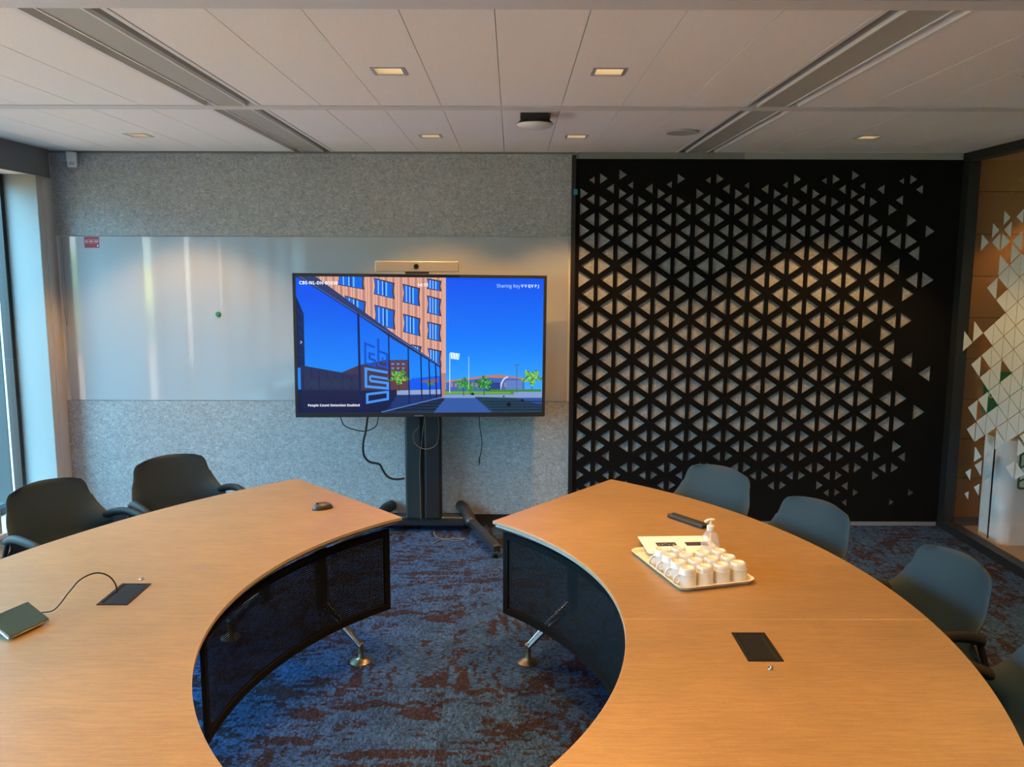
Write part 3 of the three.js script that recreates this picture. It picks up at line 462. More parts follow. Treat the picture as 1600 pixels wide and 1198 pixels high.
function modesty(parent, cx, cz, a0, a1, ox, oz) {
  const r = 1.548, y0 = 0.285, y1 = 0.682, n = 48, fr = 0.03, da = fr / r, sg = Math.sign(a1 - a0);
  const frame = merge(curvedWall(cx, cz, r - 0.008, r + 0.008, a0, a1, y0, y0 + fr), curvedWall(cx, cz, r - 0.008, r + 0.008, a0, a1, y1 - fr, y1), curvedWall(cx, cz, r - 0.008, r + 0.008, a0, a0 + sg * da, y0 + fr, y1 - fr, 3), curvedWall(cx, cz, r - 0.008, r + 0.008, a1 - sg * da, a1, y0 + fr, y1 - fr, 3));
  frame.translate(-ox, 0, -oz);
  const f = part('modesty_panel', frame, blackFeltM, parent, null, 'curved black privacy screen under the inner table edge');
  const pos = [], uv = [], idx = [];
  for (let i = 0; i <= n; i++) { const a = a0 + sg * da + (a1 - a0 - 2 * sg * da) * i / n; for (const y of [y0 + fr, y1 - fr]) { pos.push(cx + r * Math.cos(a) - ox, y, cz + r * Math.sin(a) - oz); uv.push(r * a, y); } if (i) { const k = 2 * i; idx.push(k - 2, k, k - 1, k - 1, k, k + 1); } }
  const g = new THREE.BufferGeometry(); g.setAttribute('position', new THREE.Float32BufferAttribute(pos, 3)); g.setAttribute('uv', new THREE.Float32BufferAttribute(uv, 2)); g.setIndex(idx); g.computeVertexNormals();
  part('perforated_mesh', g, meshM, f);
  return f;
}
function tableLeg(parent, hub, foot, ox, oz) {          // post under the top, polished foot leg, disc glide
  const d = V(foot[0] - hub[0], 0, foot[1] - hub[1]);
  part('leg_post', new THREE.CylinderGeometry(0.032, 0.032, 0.46, 20), blackSatinM, parent, [hub[0] - ox, 0.475, hub[1] - oz]);
  const pts = [[hub[0], 0.285, hub[1]], [hub[0] + d.x * 0.3, 0.23, hub[1] + d.z * 0.3], [hub[0] + d.x * 0.65, 0.155, hub[1] + d.z * 0.65], [foot[0], 0.08, foot[1]]].map(([x, y, z]) => [x - ox, y, z - oz]);
  const g = tube(pts, 1, 24, 12); { const p = g.attributes.position, c = new THREE.CatmullRomCurve3(pts.map((q) => V(...q))); for (let i = 0; i < p.count; i++) { const k = Math.floor(i / 13) / 24, o = c.getPointAt(Math.min(1, k)), r = 0.030 - 0.014 * k; p.setXYZ(i, o.x + (p.getX(i) - o.x) * r, o.y + (p.getY(i) - o.y) * r, o.z + (p.getZ(i) - o.z) * r); } g.computeVertexNormals(); }
  const leg = part('leg', g, chromeM, parent, null, 'polished metal leg');
  part('glide', lathe([[0.0, 0.0], [0.052, 0.0], [0.052, 0.004], [0.03, 0.016], [0.014, 0.024], [0.012, 0.085], [0.016, 0.095], [0, 0.098]], 32), brassM, leg, [foot[0] - ox, 0.0005, foot[1] - oz], 'dark disc foot');
}
{ // right table: two quarter tops meeting at z = -2.74
  const ix = -1.124, iz = -2.763, ri = 1.5, ox = -1.016, oz = -2.779, ro = 2.431, zj = -2.742;
  const t = thing('conference_table', 'curved beech conference table with mugs and remote on it', 'table', [1.0, 0, -2.75]);
  const a1 = ang(ix, iz, -0.113, -3.835), aJ = Math.asin((zj - iz) / ri), b1 = ang(ox, oz, 0.554, -4.635), bJ = Math.asin((zj - oz) / ro);
  const shift = (pts) => pts.map(([x, z]) => [x - 1.0, z + 2.75]);
  const gap = 0.0004;
  const far = [...arc(ix, iz, ri, a1 + 0.006, Math.asin((zj - gap - iz) / ri), 48), ...arc(ox, oz, ro, Math.asin((zj - gap - oz) / ro), b1, 48)];
  const near = [...arc(ix, iz, ri, Math.asin((zj + gap - iz) / ri), -a1, 48), ...arc(ox, oz, ro, -b1, Math.asin((zj + gap - oz) / ro), 48)];
  for (const q of [far, near]) part('tabletop', topSlab(shift(q)), [woodM, woodEdgeM], t, [0, TOP - 0.015, 0]);
  const under = [...arc(ix, iz, ri + 0.012, a1 + 0.01, -a1, 90), ...arc(ox, oz, ro - 0.02, -b1, b1, 90)];
  part('core_board', topSlab(shift([...arc(ix, iz, ri + 0.02, a1 + 0.014, -a1 - 0.014, 90), ...arc(ox, oz, ro - 0.03, -b1, b1, 90)]), 0.008), woodEdgeM, t, [0, TOP - 0.0231, 0]);
  part('underside_rim', topSlab(shift(under), 0.007), mat(lin(0.5, 0.5, 0.5), 0.4, { metalness: 0.4 }), t, [0, TOP - 0.0302, 0]);
  modesty(t, ix, iz, a1 + 0.025, -0.02, 1.0, -2.75);
  for (const s of [-1, 1]) { const m = (z) => s < 0 ? z : 2 * zj - z; tableLeg(t, [0.30, m(-3.99)], [0.081, m(-3.936)], 1.0, -2.75); tableLeg(t, [0.62, m(-4.12)], [0.86, m(-4.20)], 1.0, -2.75); }
  tableLeg(t, [0.80, zj], [0.52, zj], 1.0, -2.75); tableLeg(t, [0.80, zj], [1.12, zj], 1.0, -2.75);
}
{ // left table
  const ix = 0.498, iz = -2.801, ri = 1.5, ox = 1.071, oz = -2.188, ro = 3.333;
  const t = thing('conference_table', 'curved beech conference table on the window side with mouse and touch controller', 'table', [-1.5, 0, -2.75]);
  const a1 = ang(ix, iz, -0.521, -3.906), b1 = ang(ox, oz, -1.198, -4.635), b2 = b1 + 2 * Math.PI;
  const inner = arc(ix, iz, ri, a1 + 2 * Math.PI + 0.0, a1 + 2 * Math.PI - 1.62, 90), outer = arc(ox, oz, ro, b2 - 1.03, b2, 90);
  const shift = (pts) => pts.map(([x, z]) => [x + 1.5, z + 2.75]);
  part('tabletop', topSlab(shift([...inner, ...outer])), [woodM, woodEdgeM], t, [0, TOP - 0.015, 0]);
  const lower = (d) => shift([...arc(ix, iz, ri + d, a1 + 2 * Math.PI - 0.01, a1 + 2 * Math.PI - 1.60, 90), ...arc(ox, oz, ro - d - 0.008, b2 - 1.02, b2, 90)]);
  part('core_board', topSlab(lower(0.02), 0.008), woodEdgeM, t, [0, TOP - 0.0231, 0]);
  part('underside_rim', topSlab(lower(0.012), 0.007), mat(lin(0.5, 0.5, 0.5), 0.4, { metalness: 0.4 }), t, [0, TOP - 0.0302, 0]);
  modesty(t, ix, iz, a1 + 2 * Math.PI - 0.03, Math.PI - 0.045, -1.5, -2.75);
  tableLeg(t, [-0.93, -3.98], [-0.736, -3.936], -1.5, -2.75); tableLeg(t, [-1.25, -4.12], [-1.46, -4.20], -1.5, -2.75);
  tableLeg(t, [-1.52, -2.74], [-1.26, -2.74], -1.5, -2.75); tableLeg(t, [-1.52, -2.74], [-1.84, -2.74], -1.5, -2.75);
  tableLeg(t, [-1.2, -1.45], [-0.95, -1.55], -1.5, -2.75); tableLeg(t, [-1.2, -1.45], [-1.55, -1.40], -1.5, -2.75);
}
// ---------------------------------------------------------------- shell armchairs
function makeChair(label) {
  const c = thing('shell_armchair', label, 'chair', [0, 0, 0], 0, 'dark shell armchairs round the tables');
  const prof = [[0.235, 0.425, 0.19], [0.215, 0.452, 0.215], [0.05, 0.452, 0.235], [-0.10, 0.442, 0.245], [-0.175, 0.462, 0.256], [-0.210, 0.53, 0.264], [-0.226, 0.595, 0.268], [-0.242, 0.655, 0.246], [-0.268, 0.74, 0.217], [-0.296, 0.83, 0.203]];
  const cv = new THREE.CatmullRomCurve3(prof.map(([z, y, w]) => V(w, y, z)), false, 'centripetal'); const N = 56, M = 20, R = 0.055;
  const ctr = [], wid = []; for (let i = 0; i <= N; i++) { const p = cv.getPointAt(i / N); ctr.push(p); wid.push(p.x); }
  const len = cv.getLength(); const pos = [], idx = [], top = [];
  for (let i = 0; i <= N; i++) { const d = len * (1 - i / N); if (d < R) wid[i] = wid[i] - R + Math.sqrt(Math.max(0, R * R - (R - d) ** 2)); const d0 = len * i / N; if (d0 < 0.05) wid[i] = wid[i] - 0.05 + Math.sqrt(Math.max(0, 0.0025 - (0.05 - d0) ** 2)); }
  const P = (i, j) => { const u = j / M * 2 - 1, p = ctr[i], back = Math.min(1, Math.max(0, (p.y - 0.45) / 0.12)); const u2 = u * u; const hug = Math.exp(-(((p.y - 0.590) / 0.060) ** 2)); return V(u * wid[i], p.y + 0.022 * u2 * (1 - back) + (i > N - 8 ? -0.012 * u2 : 0), p.z + 0.040 * u2 * back + 0.065 * hug * u2 * u2); };
  const grid = []; for (let i = 0; i <= N; i++) for (let j = 0; j <= M; j++) grid.push(P(i, j));
  const at = (i, j) => grid[Math.max(0, Math.min(N, i)) * (M + 1) + Math.max(0, Math.min(M, j))];
  const nrm = grid.map((_, k) => { const i = Math.floor(k / (M + 1)), j = k % (M + 1); const a = at(i + 1, j).clone().sub(at(i - 1, j)), b = at(i, j + 1).clone().sub(at(i, j - 1)); return b.cross(a).normalize().negate(); });
  const T = 0.014;
  for (const sgn of [1, -1]) grid.forEach((p, k) => { const i = Math.floor(k / (M + 1)), j = k % (M + 1), edge = (i === 0 || i === N || j === 0 || j === M) ? 0.25 : 1; const q = p.clone().addScaledVector(nrm[k], sgn * T / 2 * edge); pos.push(q.x, q.y, q.z); });
  const G = (N + 1) * (M + 1), id = (s, i, j) => s * G + i * (M + 1) + j;
  for (let i = 0; i < N; i++) for (let j = 0; j < M; j++) { idx.push(id(0, i, j), id(0, i + 1, j), id(0, i, j + 1), id(0, i + 1, j), id(0, i + 1, j + 1), id(0, i, j + 1)); idx.push(id(1, i, j), id(1, i, j + 1), id(1, i + 1, j), id(1, i + 1, j), id(1, i, j + 1), id(1, i + 1, j + 1)); }
  const rim = []; for (let i = 0; i < N; i++) rim.push([i, 0]); for (let j = 0; j < M; j++) rim.push([N, j]); for (let i = N; i > 0; i--) rim.push([i, M]); for (let j = M; j > 0; j--) rim.push([0, j]);
  rim.forEach(([i, j], k) => { const [i2, j2] = rim[(k + 1) % rim.length]; idx.push(id(0, i, j), id(1, i, j), id(0, i2, j2), id(1, i, j), id(1, i2, j2), id(0, i2, j2)); });
  const g = new THREE.BufferGeometry(); g.setAttribute('position', new THREE.Float32BufferAttribute(pos, 3)); g.setIndex(idx); g.computeVertexNormals();
  part('seat_shell', g, chairM, c, null, 'one-piece dark shell of seat and backrest');
  for (const s of [-1, 1]) {
    const sweep = (pts, w, t) => { const k = tube(pts.map(([x, y, z]) => [s * x, y, z]), 1, 40, 12), p = k.attributes.position, cu = new THREE.CatmullRomCurve3(pts.map(([x, y, z]) => V(s * x, y, z))); for (let i = 0; i < p.count; i++) { const f = Math.floor(i / 13) / 40, o = cu.getPointAt(Math.min(1, f)); const ww = typeof w === 'function' ? w(f) : w; p.setXYZ(i, o.x + (p.getX(i) - o.x) * ww, o.y + (p.getY(i) - o.y) * t, o.z + (p.getZ(i) - o.z) * ww); } k.computeVertexNormals(); return k; };
    part('armrest', sweep([[0.250, 0.600, -0.175], [0.262, 0.622, -0.12], [0.277, 0.638, -0.05], [0.281, 0.638, 0.04], [0.275, 0.624, 0.12], [0.264, 0.590, 0.165]], (f) => 0.024 - 0.006 * f, 0.020), chairFrameM, c);
    part('leg', tube([[s * 0.264, 0.600, 0.16], [s * 0.268, 0.50, 0.185], [s * 0.275, 0.25, 0.215], [s * 0.285, 0.0115, 0.24]], 0.0115, 20, 10), chairFrameM, c);
    part('leg', tube([[s * 0.256, 0.605, -0.165], [s * 0.264, 0.50, -0.195], [s * 0.27, 0.25, -0.245], [s * 0.28, 0.0115, -0.285]], 0.0125, 20, 10), chairFrameM, c);
    part('seat_rail', tube([[s * 0.268, 0.43, 0.195], [s * 0.18, 0.425, 0.08], [s * 0.18, 0.425, -0.08], [s * 0.264, 0.46, -0.215]], 0.010, 20, 8), chairFrameM, c);
  }
  return c;
}
const CH = [
  ['black shell armchair closest to the window reveal on the window side', -2.39, -4.22, 0.86, 0.51],
  ['black shell armchair in front of the felt wall by the window side table tip', -1.99, -4.81, 0.69, 0.72],
  ['blue grey lit shell armchair at the tip of the table, against the triangle panel', 1.16, -4.57, -0.77, 0.64],
  ['blue grey lit shell armchair second from the triangle panel', 1.46, -3.89, -0.89, 0.45],
  ['blue grey lit shell armchair third from the triangle panel, beside the glass partition', 1.735, -3.15, -0.98, 0.19],
  ['blue grey lit shell armchair fourth from the triangle panel, at the wide table bend', 1.695, -2.36, -1, 0.02],
];
const chair0 = makeChair(CH[0][0]);
CH.forEach(([label, x, z, fx, fz], i) => {
  let o = chair0; if (i) { o = chair0.clone(); o.name = numbered('shell_armchair'); scene.add(o); }
  const l = Math.hypot(fx, fz); o.position.set(x + 0.285 * fx / l, 0, z + 0.285 * fz / l); o.rotation.y = Math.atan2(fx, fz); o.userData = { ...o.userData, label };
});
// ---------------------------------------------------------------- things on the tables
{
  // power hatches
  const hatch = (x, z, slotSide, label) => {
    const g = thing('cable_hatch', label, 'cable hatch', [x, TOP, z]);
    const w = 0.054, d = 0.10, fm = mat(lin(0.008, 0.0085, 0.009), 0.5, { specularIntensity: 0.4 });
    part('hatch_frame', merge(box(-w, w, 0.0002, 0.003, -d, -d + 0.01), box(-w, w, 0.0002, 0.003, d - 0.01, d), box(-w, -w + 0.012, 0.0002, 0.003, -d + 0.01, d - 0.01), box(w - 0.012, w, 0.0002, 0.003, -d + 0.01, d - 0.01)), fm, g);
    const lidX0 = slotSide < 0 ? -w + 0.022 : -w + 0.0135, lidX1 = slotSide < 0 ? w - 0.0135 : w - 0.022;
    part('lid', box(lidX0, lidX1, 0.0002, 0.0028, -d + 0.012, d - 0.012), fm, g);
    part('brush_slot', box(-w + 0.012, w - 0.012, 0.0001, 0.0008, -d + 0.01, d - 0.01), mat(lin(0.003, 0.003, 0.003), 0.9), g);
    return g;
  };
  hatch(-1.400, -2.945, -1, 'black cable hatch in the window side tabletop, cable coming out');
  hatch(0.770, -2.531, 1, 'black cable hatch in the tabletop behind the tray');
  const lock = (x, z, label) => { const g = thing('lock_button', label, 'lock', [x, TOP, z]); part('button', lathe([[0, 0], [0.009, 0], [0.009, 0.003], [0.007, 0.005], [0, 0.0055]], 24), chromeM, g); const k = part('key_bit', rbox(0.012, 0.006, 0.004, 0.001), chromeM, g, [0.004, 0.007, 0]); k.rotation.y = 0.4; };
  lock(-1.401, -3.09, 'tiny metal lock button beside the window side cable hatch'); lock(0.769, -2.383, 'tiny metal lock button beside the cable hatch near the tray');
  // touch controller
  const tc = thing('touch_controller', 'small tilted glass touch controller on a wedge foot', 'controller', [-1.606, TOP, -2.640], 1.228);
  const lean = (m) => { m.rotation.x = 0.48; return m; };
  lean(part('display_glass', rbox(0.150, 0.005, 0.102, 0.002), mat(lin(0.035, 0.085, 0.095), 0.05, { ior: 1.9, clearcoat: 1, clearcoatRoughness: 0.02 }), tc, [0, 0.0375, 0.0012]));
  lean(part('rear_shell', rbox(0.154, 0.008, 0.106, 0.003), alumM, tc, [0, 0.0312, -0.002]));
  const wedge = new THREE.Shape([[-0.040, 0], [0.036, 0], [0.034, 0.008], [-0.040, 0.046]].map((p) => new THREE.Vector2(...p))); const wg = new THREE.ExtrudeGeometry(wedge, { depth: 0.11, bevelEnabled: false }); wg.translate(0, 0, -0.055); wg.rotateY(-Math.PI / 2);
  part('wedge_foot', wg, mat(lin(0.06, 0.065, 0.07), 0.4), tc, [0, 0.0003, 0]);
  solo('controller_cable', tube([[-1.575, 0.766, -2.72], [-1.534, 0.775, -2.72], [-1.508, 0.818, -2.78], [-1.488, 0.845, -2.81], [-1.457, 0.852, -2.86], [-1.436, 0.822, -2.91], [-1.430, 0.775, -2.945], [-1.4325, 0.7435, -2.955]], 0.0026, 70, 8), mat(lin(0.012, 0.008, 0.008), 0.45), 'thin black cable arching from touch controller to cable hatch', 'cable');
  // mouse
  const ms = thing('computer_mouse', 'small dark grey computer mouse on the window side table', 'mouse', [-0.925, TOP, -4.04], -1.05);
  const mg = new THREE.SphereGeometry(1, 32, 20, 0, Math.PI * 2, 0, Math.PI / 2); mg.scale(0.030, 0.034, 0.052); part('shell', mg, mat(lin(0.03, 0.032, 0.035), 0.4), ms); part('base', new THREE.CylinderGeometry(1, 1, 0.004, 32).scale(0.0305, 1, 0.0525), blackM, ms, [0, 0.002, 0]);
  part('scroll_wheel', new THREE.CylinderGeometry(0.007, 0.007, 0.006, 16).rotateZ(Math.PI / 2), blackM, ms, [0, 0.0275, 0.026]); part('button_gap', box(-0.0006, 0.0006, 0.028, 0.0335, 0.0, 0.03), blackM, ms);
  part('side_button', new THREE.SphereGeometry(0.004, 12, 8), mat(lin(0.5, 0.05, 0.03), 0.5), ms, [0.006, 0.034, -0.01], 'red mark');
  // remote control
  const rc = thing('remote_control', 'long black remote control with rows of buttons', 'remote', [0.818, TOP, -3.832], 0); rc.rotation.y = Math.atan2(0.128, 0.188);
  part('body', rbox(0.045, 0.019, 0.225, 0.006, 3), mat(lin(0.016, 0.016, 0.017), 0.4), rc, [0, 0.0098, 0]);
  for (let i = 0; i < 10; i++) for (let j = -1; j <= 1; j++) part('button', new THREE.CylinderGeometry(0.0045, 0.0048, 0.002, 10), mat(i === 0 && j === -1 ? lin(0.4, 0.03, 0.03) : lin(0.05, 0.05, 0.052), 0.5), rc, [j * 0.012, 0.0202, -0.095 + i * 0.0195]);
  // tray with papers, mugs and soap bottle
  const TR = 0.281, tp = V(0.706, TOP, -3.235); const loc = (x, z) => { const c = Math.cos(TR), s = Math.sin(TR); return [tp.x + c * x + s * z, tp.z - s * x + c * z]; };
  const tray = thing('serving_tray', 'cream plastic serving tray holding white mugs', 'tray', [tp.x, tp.y, tp.z], TR);
  const rr2 = (w, d, r) => { const s = new THREE.Shape(); s.moveTo(-w + r, -d); s.lineTo(w - r, -d); s.absarc(w - r, -d + r, r, -Math.PI / 2, 0); s.lineTo(w, d - r); s.absarc(w - r, d - r, r, 0, Math.PI / 2); s.lineTo(-w + r, d); s.absarc(-w + r, d - r, r, Math.PI / 2, Math.PI); s.lineTo(-w, -d + r); s.absarc(-w + r, -d + r, r, Math.PI, 1.5 * Math.PI); return s; };
  part('base', slab(rr2(0.145, 0.215, 0.025), 0.003), trayM, tray, [0, 0.0005, 0]);
  { // flared rim
    const ring = (w, d, r, n = 8) => { const o = []; for (const [sx, sz, a] of [[1, -1, -90], [1, 1, 0], [-1, 1, 90], [-1, -1, 180]]) for (let i = 0; i <= n; i++) { const t = (a + 90 * i / n) * Math.PI / 180; o.push([sx * (w - r) + r * Math.cos(t), sz * (d - r) + r * Math.sin(t)]); } return o; };
    const levels = [[0.143, 0.213, 0.025, 0.001], [0.150, 0.220, 0.03, 0.014], [0.159, 0.229, 0.035, 0.019], [0.161, 0.231, 0.035, 0.0165], [0.153, 0.223, 0.03, 0.010], [0.146, 0.216, 0.026, 0.0006]]; const pos = [], idx = []; let n = 0;
    levels.forEach(([w, d, r, y]) => { const q = ring(w, d, r); n = q.length; q.forEach(([x, z]) => pos.push(x, y, z)); });
    for (let k = 0; k < levels.length; k++) for (let i = 0; i < n; i++) { const a = k * n + i, b = k * n + (i + 1) % n, k2 = (k + 1) % levels.length, c = k2 * n + i, d = k2 * n + (i + 1) % n; idx.push(a, c, b, b, c, d); }
    const g = new THREE.BufferGeometry(); g.setAttribute('position', new THREE.Float32BufferAttribute(pos, 3)); g.setIndex(idx); g.computeVertexNormals(); part('rim', g, trayM, tray);
  }
  const paperTex = (() => { const cv = document.createElement('canvas'); cv.width = 420; cv.height = 297; const c = cv.getContext('2d'); c.fillStyle = '#e9e2d6'; c.fillRect(0, 0, 420, 297); c.fillStyle = '#2b2540'; c.fillRect(75, 105, 120, 70); c.fillRect(250, 105, 130, 70); c.fillStyle = '#b8305a'; c.fillRect(128, 118, 8, 18); c.fillStyle = '#d9d2c8'; for (const [x, y] of [[90, 150], [112, 140], [150, 145], [172, 152], [180, 138]]) { c.beginPath(); c.arc(x, y, 4, 0, 7); c.fill(); } c.fillStyle = '#8d867c'; c.fillRect(120, 78, 60, 5); c.fillRect(290, 78, 50, 5); for (let i = 0; i < 5; i++) { c.fillRect(75, 195 + i * 13, 115, 3); c.fillRect(250, 195 + i * 13, 120, 3); } const t = new THREE.CanvasTexture(cv); t.colorSpace = THREE.SRGBColorSpace; return t; })();
  const pg = new THREE.BoxGeometry(0.297, 0.0012, 0.21); const pm = mat(0xffffff, 0.7, { map: paperTex }), pe = mat(lin(0.7, 0.68, 0.62), 0.8);
  const [ppx, ppz] = [0.70, -3.425]; const pp = solo('paper_sheet', pg, [pe, pe, pm, pe, pe, pe], 'printed paper sheet with dark picture boxes lying on tray', 'paper', [ppx, TOP + 0.0302, ppz]); pp.rotation.set(0.0, 0.06, 0.0);
  const p2 = solo('paper_sheet', new THREE.BoxGeometry(0.297, 0.001, 0.21), mat(lin(0.72, 0.69, 0.62), 0.7), 'blank backing sheet under the printed paper on tray', 'paper', [ppx - 0.004, TOP + 0.0285, ppz - 0.012]); p2.rotation.set(0.0, 0.055, 0.0);
  // mugs upside down
  const mug0 = thing('coffee_mug', 'white porcelain coffee mug standing upside down on the tray', 'mug', [0, 0, 0], 0, 'upside down mugs on the tray');
  part('body', lathe([[0.0335, 0], [0.0345, 0.001], [0.0345, 0.046], [0.0342, 0.047], [0.0318, 0.0485], [0.0312, 0.057], [0.0280, 0.065], [0.0245, 0.068], [0.0215, 0.068], [0.0180, 0.062], [0.005, 0.0605], [0, 0.0605]], 40), porcelainM, mug0);
  part('handle', tube([[-0.0335, 0.012, 0], [-0.045, 0.011, 0], [-0.055, 0.018, 0], [-0.0555, 0.032, 0], [-0.047, 0.041, 0], [-0.0335, 0.042, 0]], 0.0043, 30, 8), porcelainM, mug0);
  const spots = []; for (let r = 0; r < 4; r++) for (let k = 0; k < 4; k++) if (r < 3 || k < 2) spots.push([-0.101 + k * 0.071, 0.168 - r * 0.0715, r, k]);
  const mugRow = ['in the row nearest the cable hatch', 'in second row from cable hatch', 'in third row from cable hatch', 'in the row against the paper'], mugCol = ['on the aisle side', 'second from aisle side', 'third from aisle side', 'on the chair side'];
  spots.forEach(([x, z, r, k], i) => { let o = mug0; if (i) { o = mug0.clone(); o.name = numbered('coffee_mug'); o.userData = { ...mug0.userData }; scene.add(o); } const [a, b] = loc(x, z); o.userData.label = `white upside down mug ${mugCol[k]}, ${mugRow[r]}`; o.position.set(a, TOP + 0.0037, b); o.rotation.y = (x < -0.09 ? 0.40 : -0.5) + rr(-0.04, 0.04); });
  // soap bottle
  const [bx, bz2] = [0.801, -3.312]; const bo = thing('pump_bottle', 'clear hand gel bottle with white pump and paper label', 'bottle', [bx, TOP + 0.0037, bz2], 0.2);
  part('bottle_wall', lathe([[0, 0], [0.034, 0], [0.036, 0.003], [0.037, 0.075], [0.034, 0.096], [0.026, 0.113], [0.015, 0.123], [0.013, 0.127]], 40), mat(lin(0.93, 0.94, 0.95), 0.08, { transmission: 0.82, thickness: 0, ior: 1.5 }), bo);
  part('gel', lathe([[0, 0.003], [0.032, 0.003], [0.0335, 0.006], [0.0345, 0.070], [0, 0.0705]], 40), mat(lin(0.95, 0.95, 0.93), 0.02, { transmission: 1, thickness: 0, ior: 1.1 }), bo);
  const lt = (() => { const cv = document.createElement('canvas'); cv.width = 256; cv.height = 200; const c = cv.getContext('2d'); c.fillStyle = '#e8e6e2'; c.fillRect(0, 0, 256, 200); c.fillStyle = '#777'; for (let i = 0; i < 9; i++) c.fillRect(14, 70 + i * 13, 90 - (i * 37) % 40, 4); c.fillStyle = '#b02a30'; c.fillRect(150, 120, 106, 50); c.fillStyle = '#f2dede'; c.fillRect(170, 140, 50, 6); c.fillStyle = '#999'; c.fillRect(150, 80, 80, 5); const t = new THREE.CanvasTexture(cv); t.colorSpace = THREE.SRGBColorSpace; return t; })();
  part('paper_label', new THREE.CylinderGeometry(0.0376, 0.0370, 0.056, 32, 1, true, -0.45, 1.7), mat(0xffffff, 0.6, { map: lt, side: THREE.DoubleSide }), bo, [0, 0.041, 0], 'white label with red block');
  part('cap', lathe([[0, 0.124], [0.0155, 0.124], [0.0155, 0.144], [0.013, 0.147], [0, 0.147]], 32), whitePlasticM, bo); part('pump_stem', new THREE.CylinderGeometry(0.005, 0.006, 0.022, 16), whitePlasticM, bo, [0, 0.155, 0]);
  const nz = part('nozzle', tube([[0.014, 0.167, 0], [0, 0.169, 0], [-0.014, 0.167, 0], [-0.026, 0.160, 0]], 0.0055, 20, 10), whitePlasticM, bo); part('dip_tube', new THREE.CylinderGeometry(0.0025, 0.0025, 0.125, 8), whitePlasticM, bo, [0, 0.068, 0]);
}
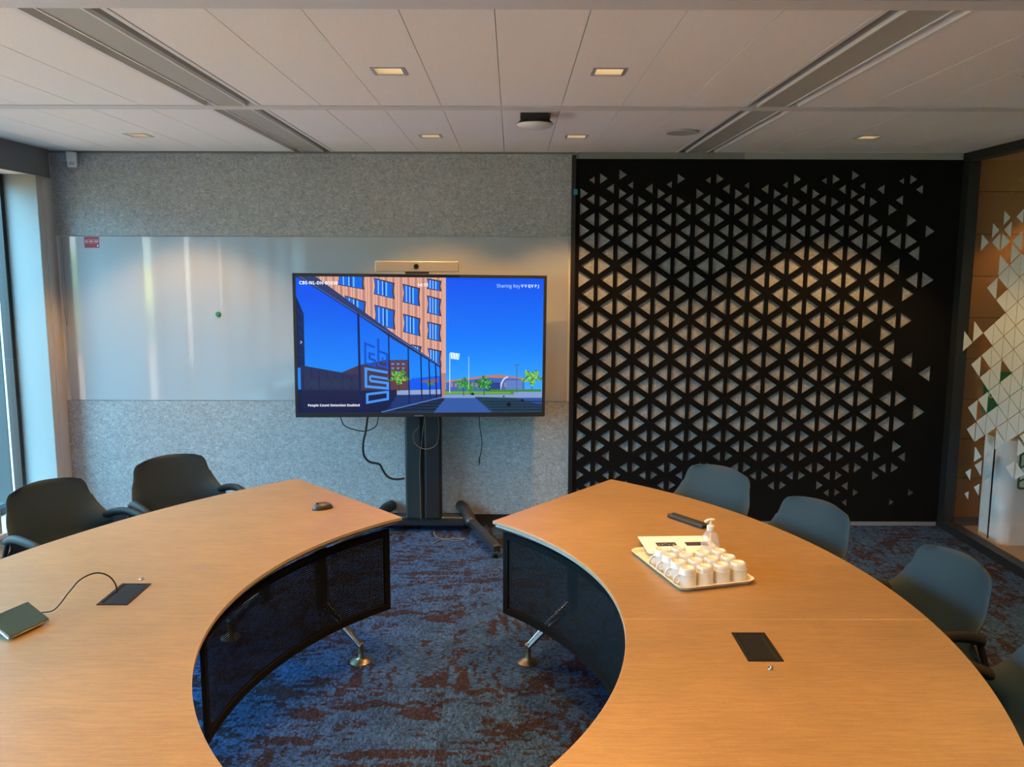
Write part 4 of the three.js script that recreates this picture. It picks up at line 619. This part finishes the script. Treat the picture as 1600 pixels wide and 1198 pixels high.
// ---------------------------------------------------------------- small wall and ceiling things
{
  const ap = thing('wireless_access_point', 'round white wireless access point on a black bracket under the ceiling', 'access point', [0.118, H, -4.64]);
  part('bracket', merge(box(-0.075, 0.075, -0.028, -0.0005, -0.07, -0.066), box(-0.078, -0.072, -0.028, -0.0005, -0.07, 0.06), box(0.072, 0.078, -0.028, -0.0005, -0.07, 0.06)), blackM, ap); part('core', box(-0.07, 0.07, -0.03, -0.0005, -0.06, 0.06), blackM, ap);
  part('rear_shell', new THREE.CylinderGeometry(0.075, 0.098, 0.022, 48), blackM, ap, [0, -0.038, 0]); part('cover', lathe([[0, -0.024], [0.05, -0.022], [0.085, -0.013], [0.098, 0.0], [0.094, 0.003], [0, 0.003]], 48), whitePlasticM, ap, [0, -0.052, 0]);
  const sp = thing('ceiling_speaker', 'flat round grey ceiling loudspeaker grille', 'speaker', [1.005, H, -5.205]); part('ring', lathe([[0.085, 0.0], [0.1, 0.0], [0.099, -0.008], [0.088, -0.012], [0.085, -0.008]], 48), mat(lin(0.4, 0.38, 0.36), 0.6), sp); part('grille', new THREE.CylinderGeometry(0.087, 0.087, 0.008, 48), mat(lin(0.42, 0.40, 0.38), 0.8), sp, [0, -0.0045, 0]);
  const pir = thing('motion_sensor', 'white wedge motion sensor high in the corner of the felt wall', 'sensor', [-3.10, 2.595, ZB]); pir.rotation.y = 0.2;
  part('housing', rbox(0.062, 0.105, 0.035, 0.007, 3), whitePlasticM, pir, [0, 0.05, 0.045]); part('bracket', box(-0.022, 0.022, 0.04, 0.108, 0.004, 0.03), whitePlasticM, pir, [-0.022, 0.0, 0]); part('sensor_window', box(-0.02, 0.02, 0.01, 0.035, 0.0625, 0.0635), mat(lin(0.45, 0.47, 0.48), 0.5), pir);
  const rs = (() => { const cv = document.createElement('canvas'); cv.width = 256; cv.height = 190; const c = cv.getContext('2d'); c.fillStyle = '#a01f2c'; c.fillRect(0, 0, 256, 190); c.fillStyle = '#e8c4c4'; c.fillRect(10, 46, 236, 4); c.fillRect(10, 108, 236, 3); for (let i = 0; i < 13; i++) if (i !== 3 && i !== 8) c.fillRect(14 + i * 18, 64 + (i % 2) * 4, 11, 26); c.fillStyle = '#f4e6e6'; c.fillRect(222, 138, 20, 34); const t = new THREE.CanvasTexture(cv); t.colorSpace = THREE.SRGBColorSpace; return t; })();
  solo('red_sticker', new THREE.BoxGeometry(0.105, 0.077, 0.001), mat(0xffffff, 0.5, { map: rs }), 'small red notice sticker on the corner of the whiteboard', 'sticker', [-3.012, 2.074, ZB + 0.0028]);
  const mg = thing('magnet', 'round green magnet on the whiteboard', 'magnet', [-2.129, 1.563, ZB + 0.0022]); const mm = part('disc', lathe([[0, 0], [0.019, 0], [0.019, 0.006], [0.016, 0.009], [0, 0.0095]], 32), mat(lin(0.01, 0.20, 0.05), 0.4), mg); mm.rotation.x = Math.PI / 2;
  // plant whose leaves reach into view by the window
  const pl = thing('potted_plant', 'green plant with long thin leaves in a pot by the window', 'plant', [-3.02, 0, -4.45]);
  part('pot', lathe([[0, 0], [0.10, 0], [0.13, 0.26], [0.135, 0.27], [0.12, 0.27], [0.115, 0.24], [0, 0.24]], 32), mat(lin(0.55, 0.55, 0.53), 0.5), pl);
  const leafM = mat(lin(0.07, 0.24, 0.03), 0.5, { side: THREE.DoubleSide }), dryM = mat(lin(0.35, 0.36, 0.10), 0.6, { side: THREE.DoubleSide });
  const leaf = (pts, w, m) => { const cu = new THREE.CatmullRomCurve3(pts.map((p) => V(...p))); const pos = [], idx = []; const n = 16; for (let i = 0; i <= n; i++) { const p = cu.getPointAt(i / n), t = cu.getTangentAt(i / n), s = V(0, 1, 0).cross(t).normalize(); const k = w * Math.sin(Math.PI * (0.08 + 0.92 * i / n) ** 0.8) + 0.0008; pos.push(p.x - s.x * k, p.y, p.z - s.z * k, p.x, p.y - k * 0.25, p.z, p.x + s.x * k, p.y, p.z + s.z * k); if (i) { const b = 3 * i; idx.push(b - 3, b - 2, b, b - 2, b + 1, b, b - 2, b - 1, b + 1, b - 1, b + 2, b + 1); } } const g = new THREE.BufferGeometry(); g.setAttribute('position', new THREE.Float32BufferAttribute(pos, 3)); g.setIndex(idx); g.computeVertexNormals(); part('leaf', g, m, pl); };
  for (let i = 0; i < 12; i++) { const a = Math.PI * 0.35 + i * 0.37, r = rr(0.2, 0.3), h = rr(0.7, 1.2); leaf([[0, 0.24, 0], [Math.sin(a) * r * 0.25, h * 0.7, Math.cos(a) * r * 0.25], [Math.sin(a) * r * 0.55, h, Math.cos(a) * r * 0.55], [Math.sin(a) * r * 0.8, h - 0.1, Math.cos(a) * r * 0.8]], 0.012, leafM); }
  leaf([[0, 0.24, 0], [0.0, 0.9, -0.10], [0.03, 1.30, -0.20], [0.10, 1.385, -0.30], [0.205, 1.383, -0.36]], 0.005, dryM);
  leaf([[0, 0.24, 0], [0.06, 0.33, -0.06], [0.13, 0.37, -0.11], [0.185, 0.355, -0.145]], 0.035, leafM);
}
scene.traverse((o) => { if (o.isMesh) { o.castShadow = true; o.receiveShadow = true; } });
renderer.render(scene, camera);
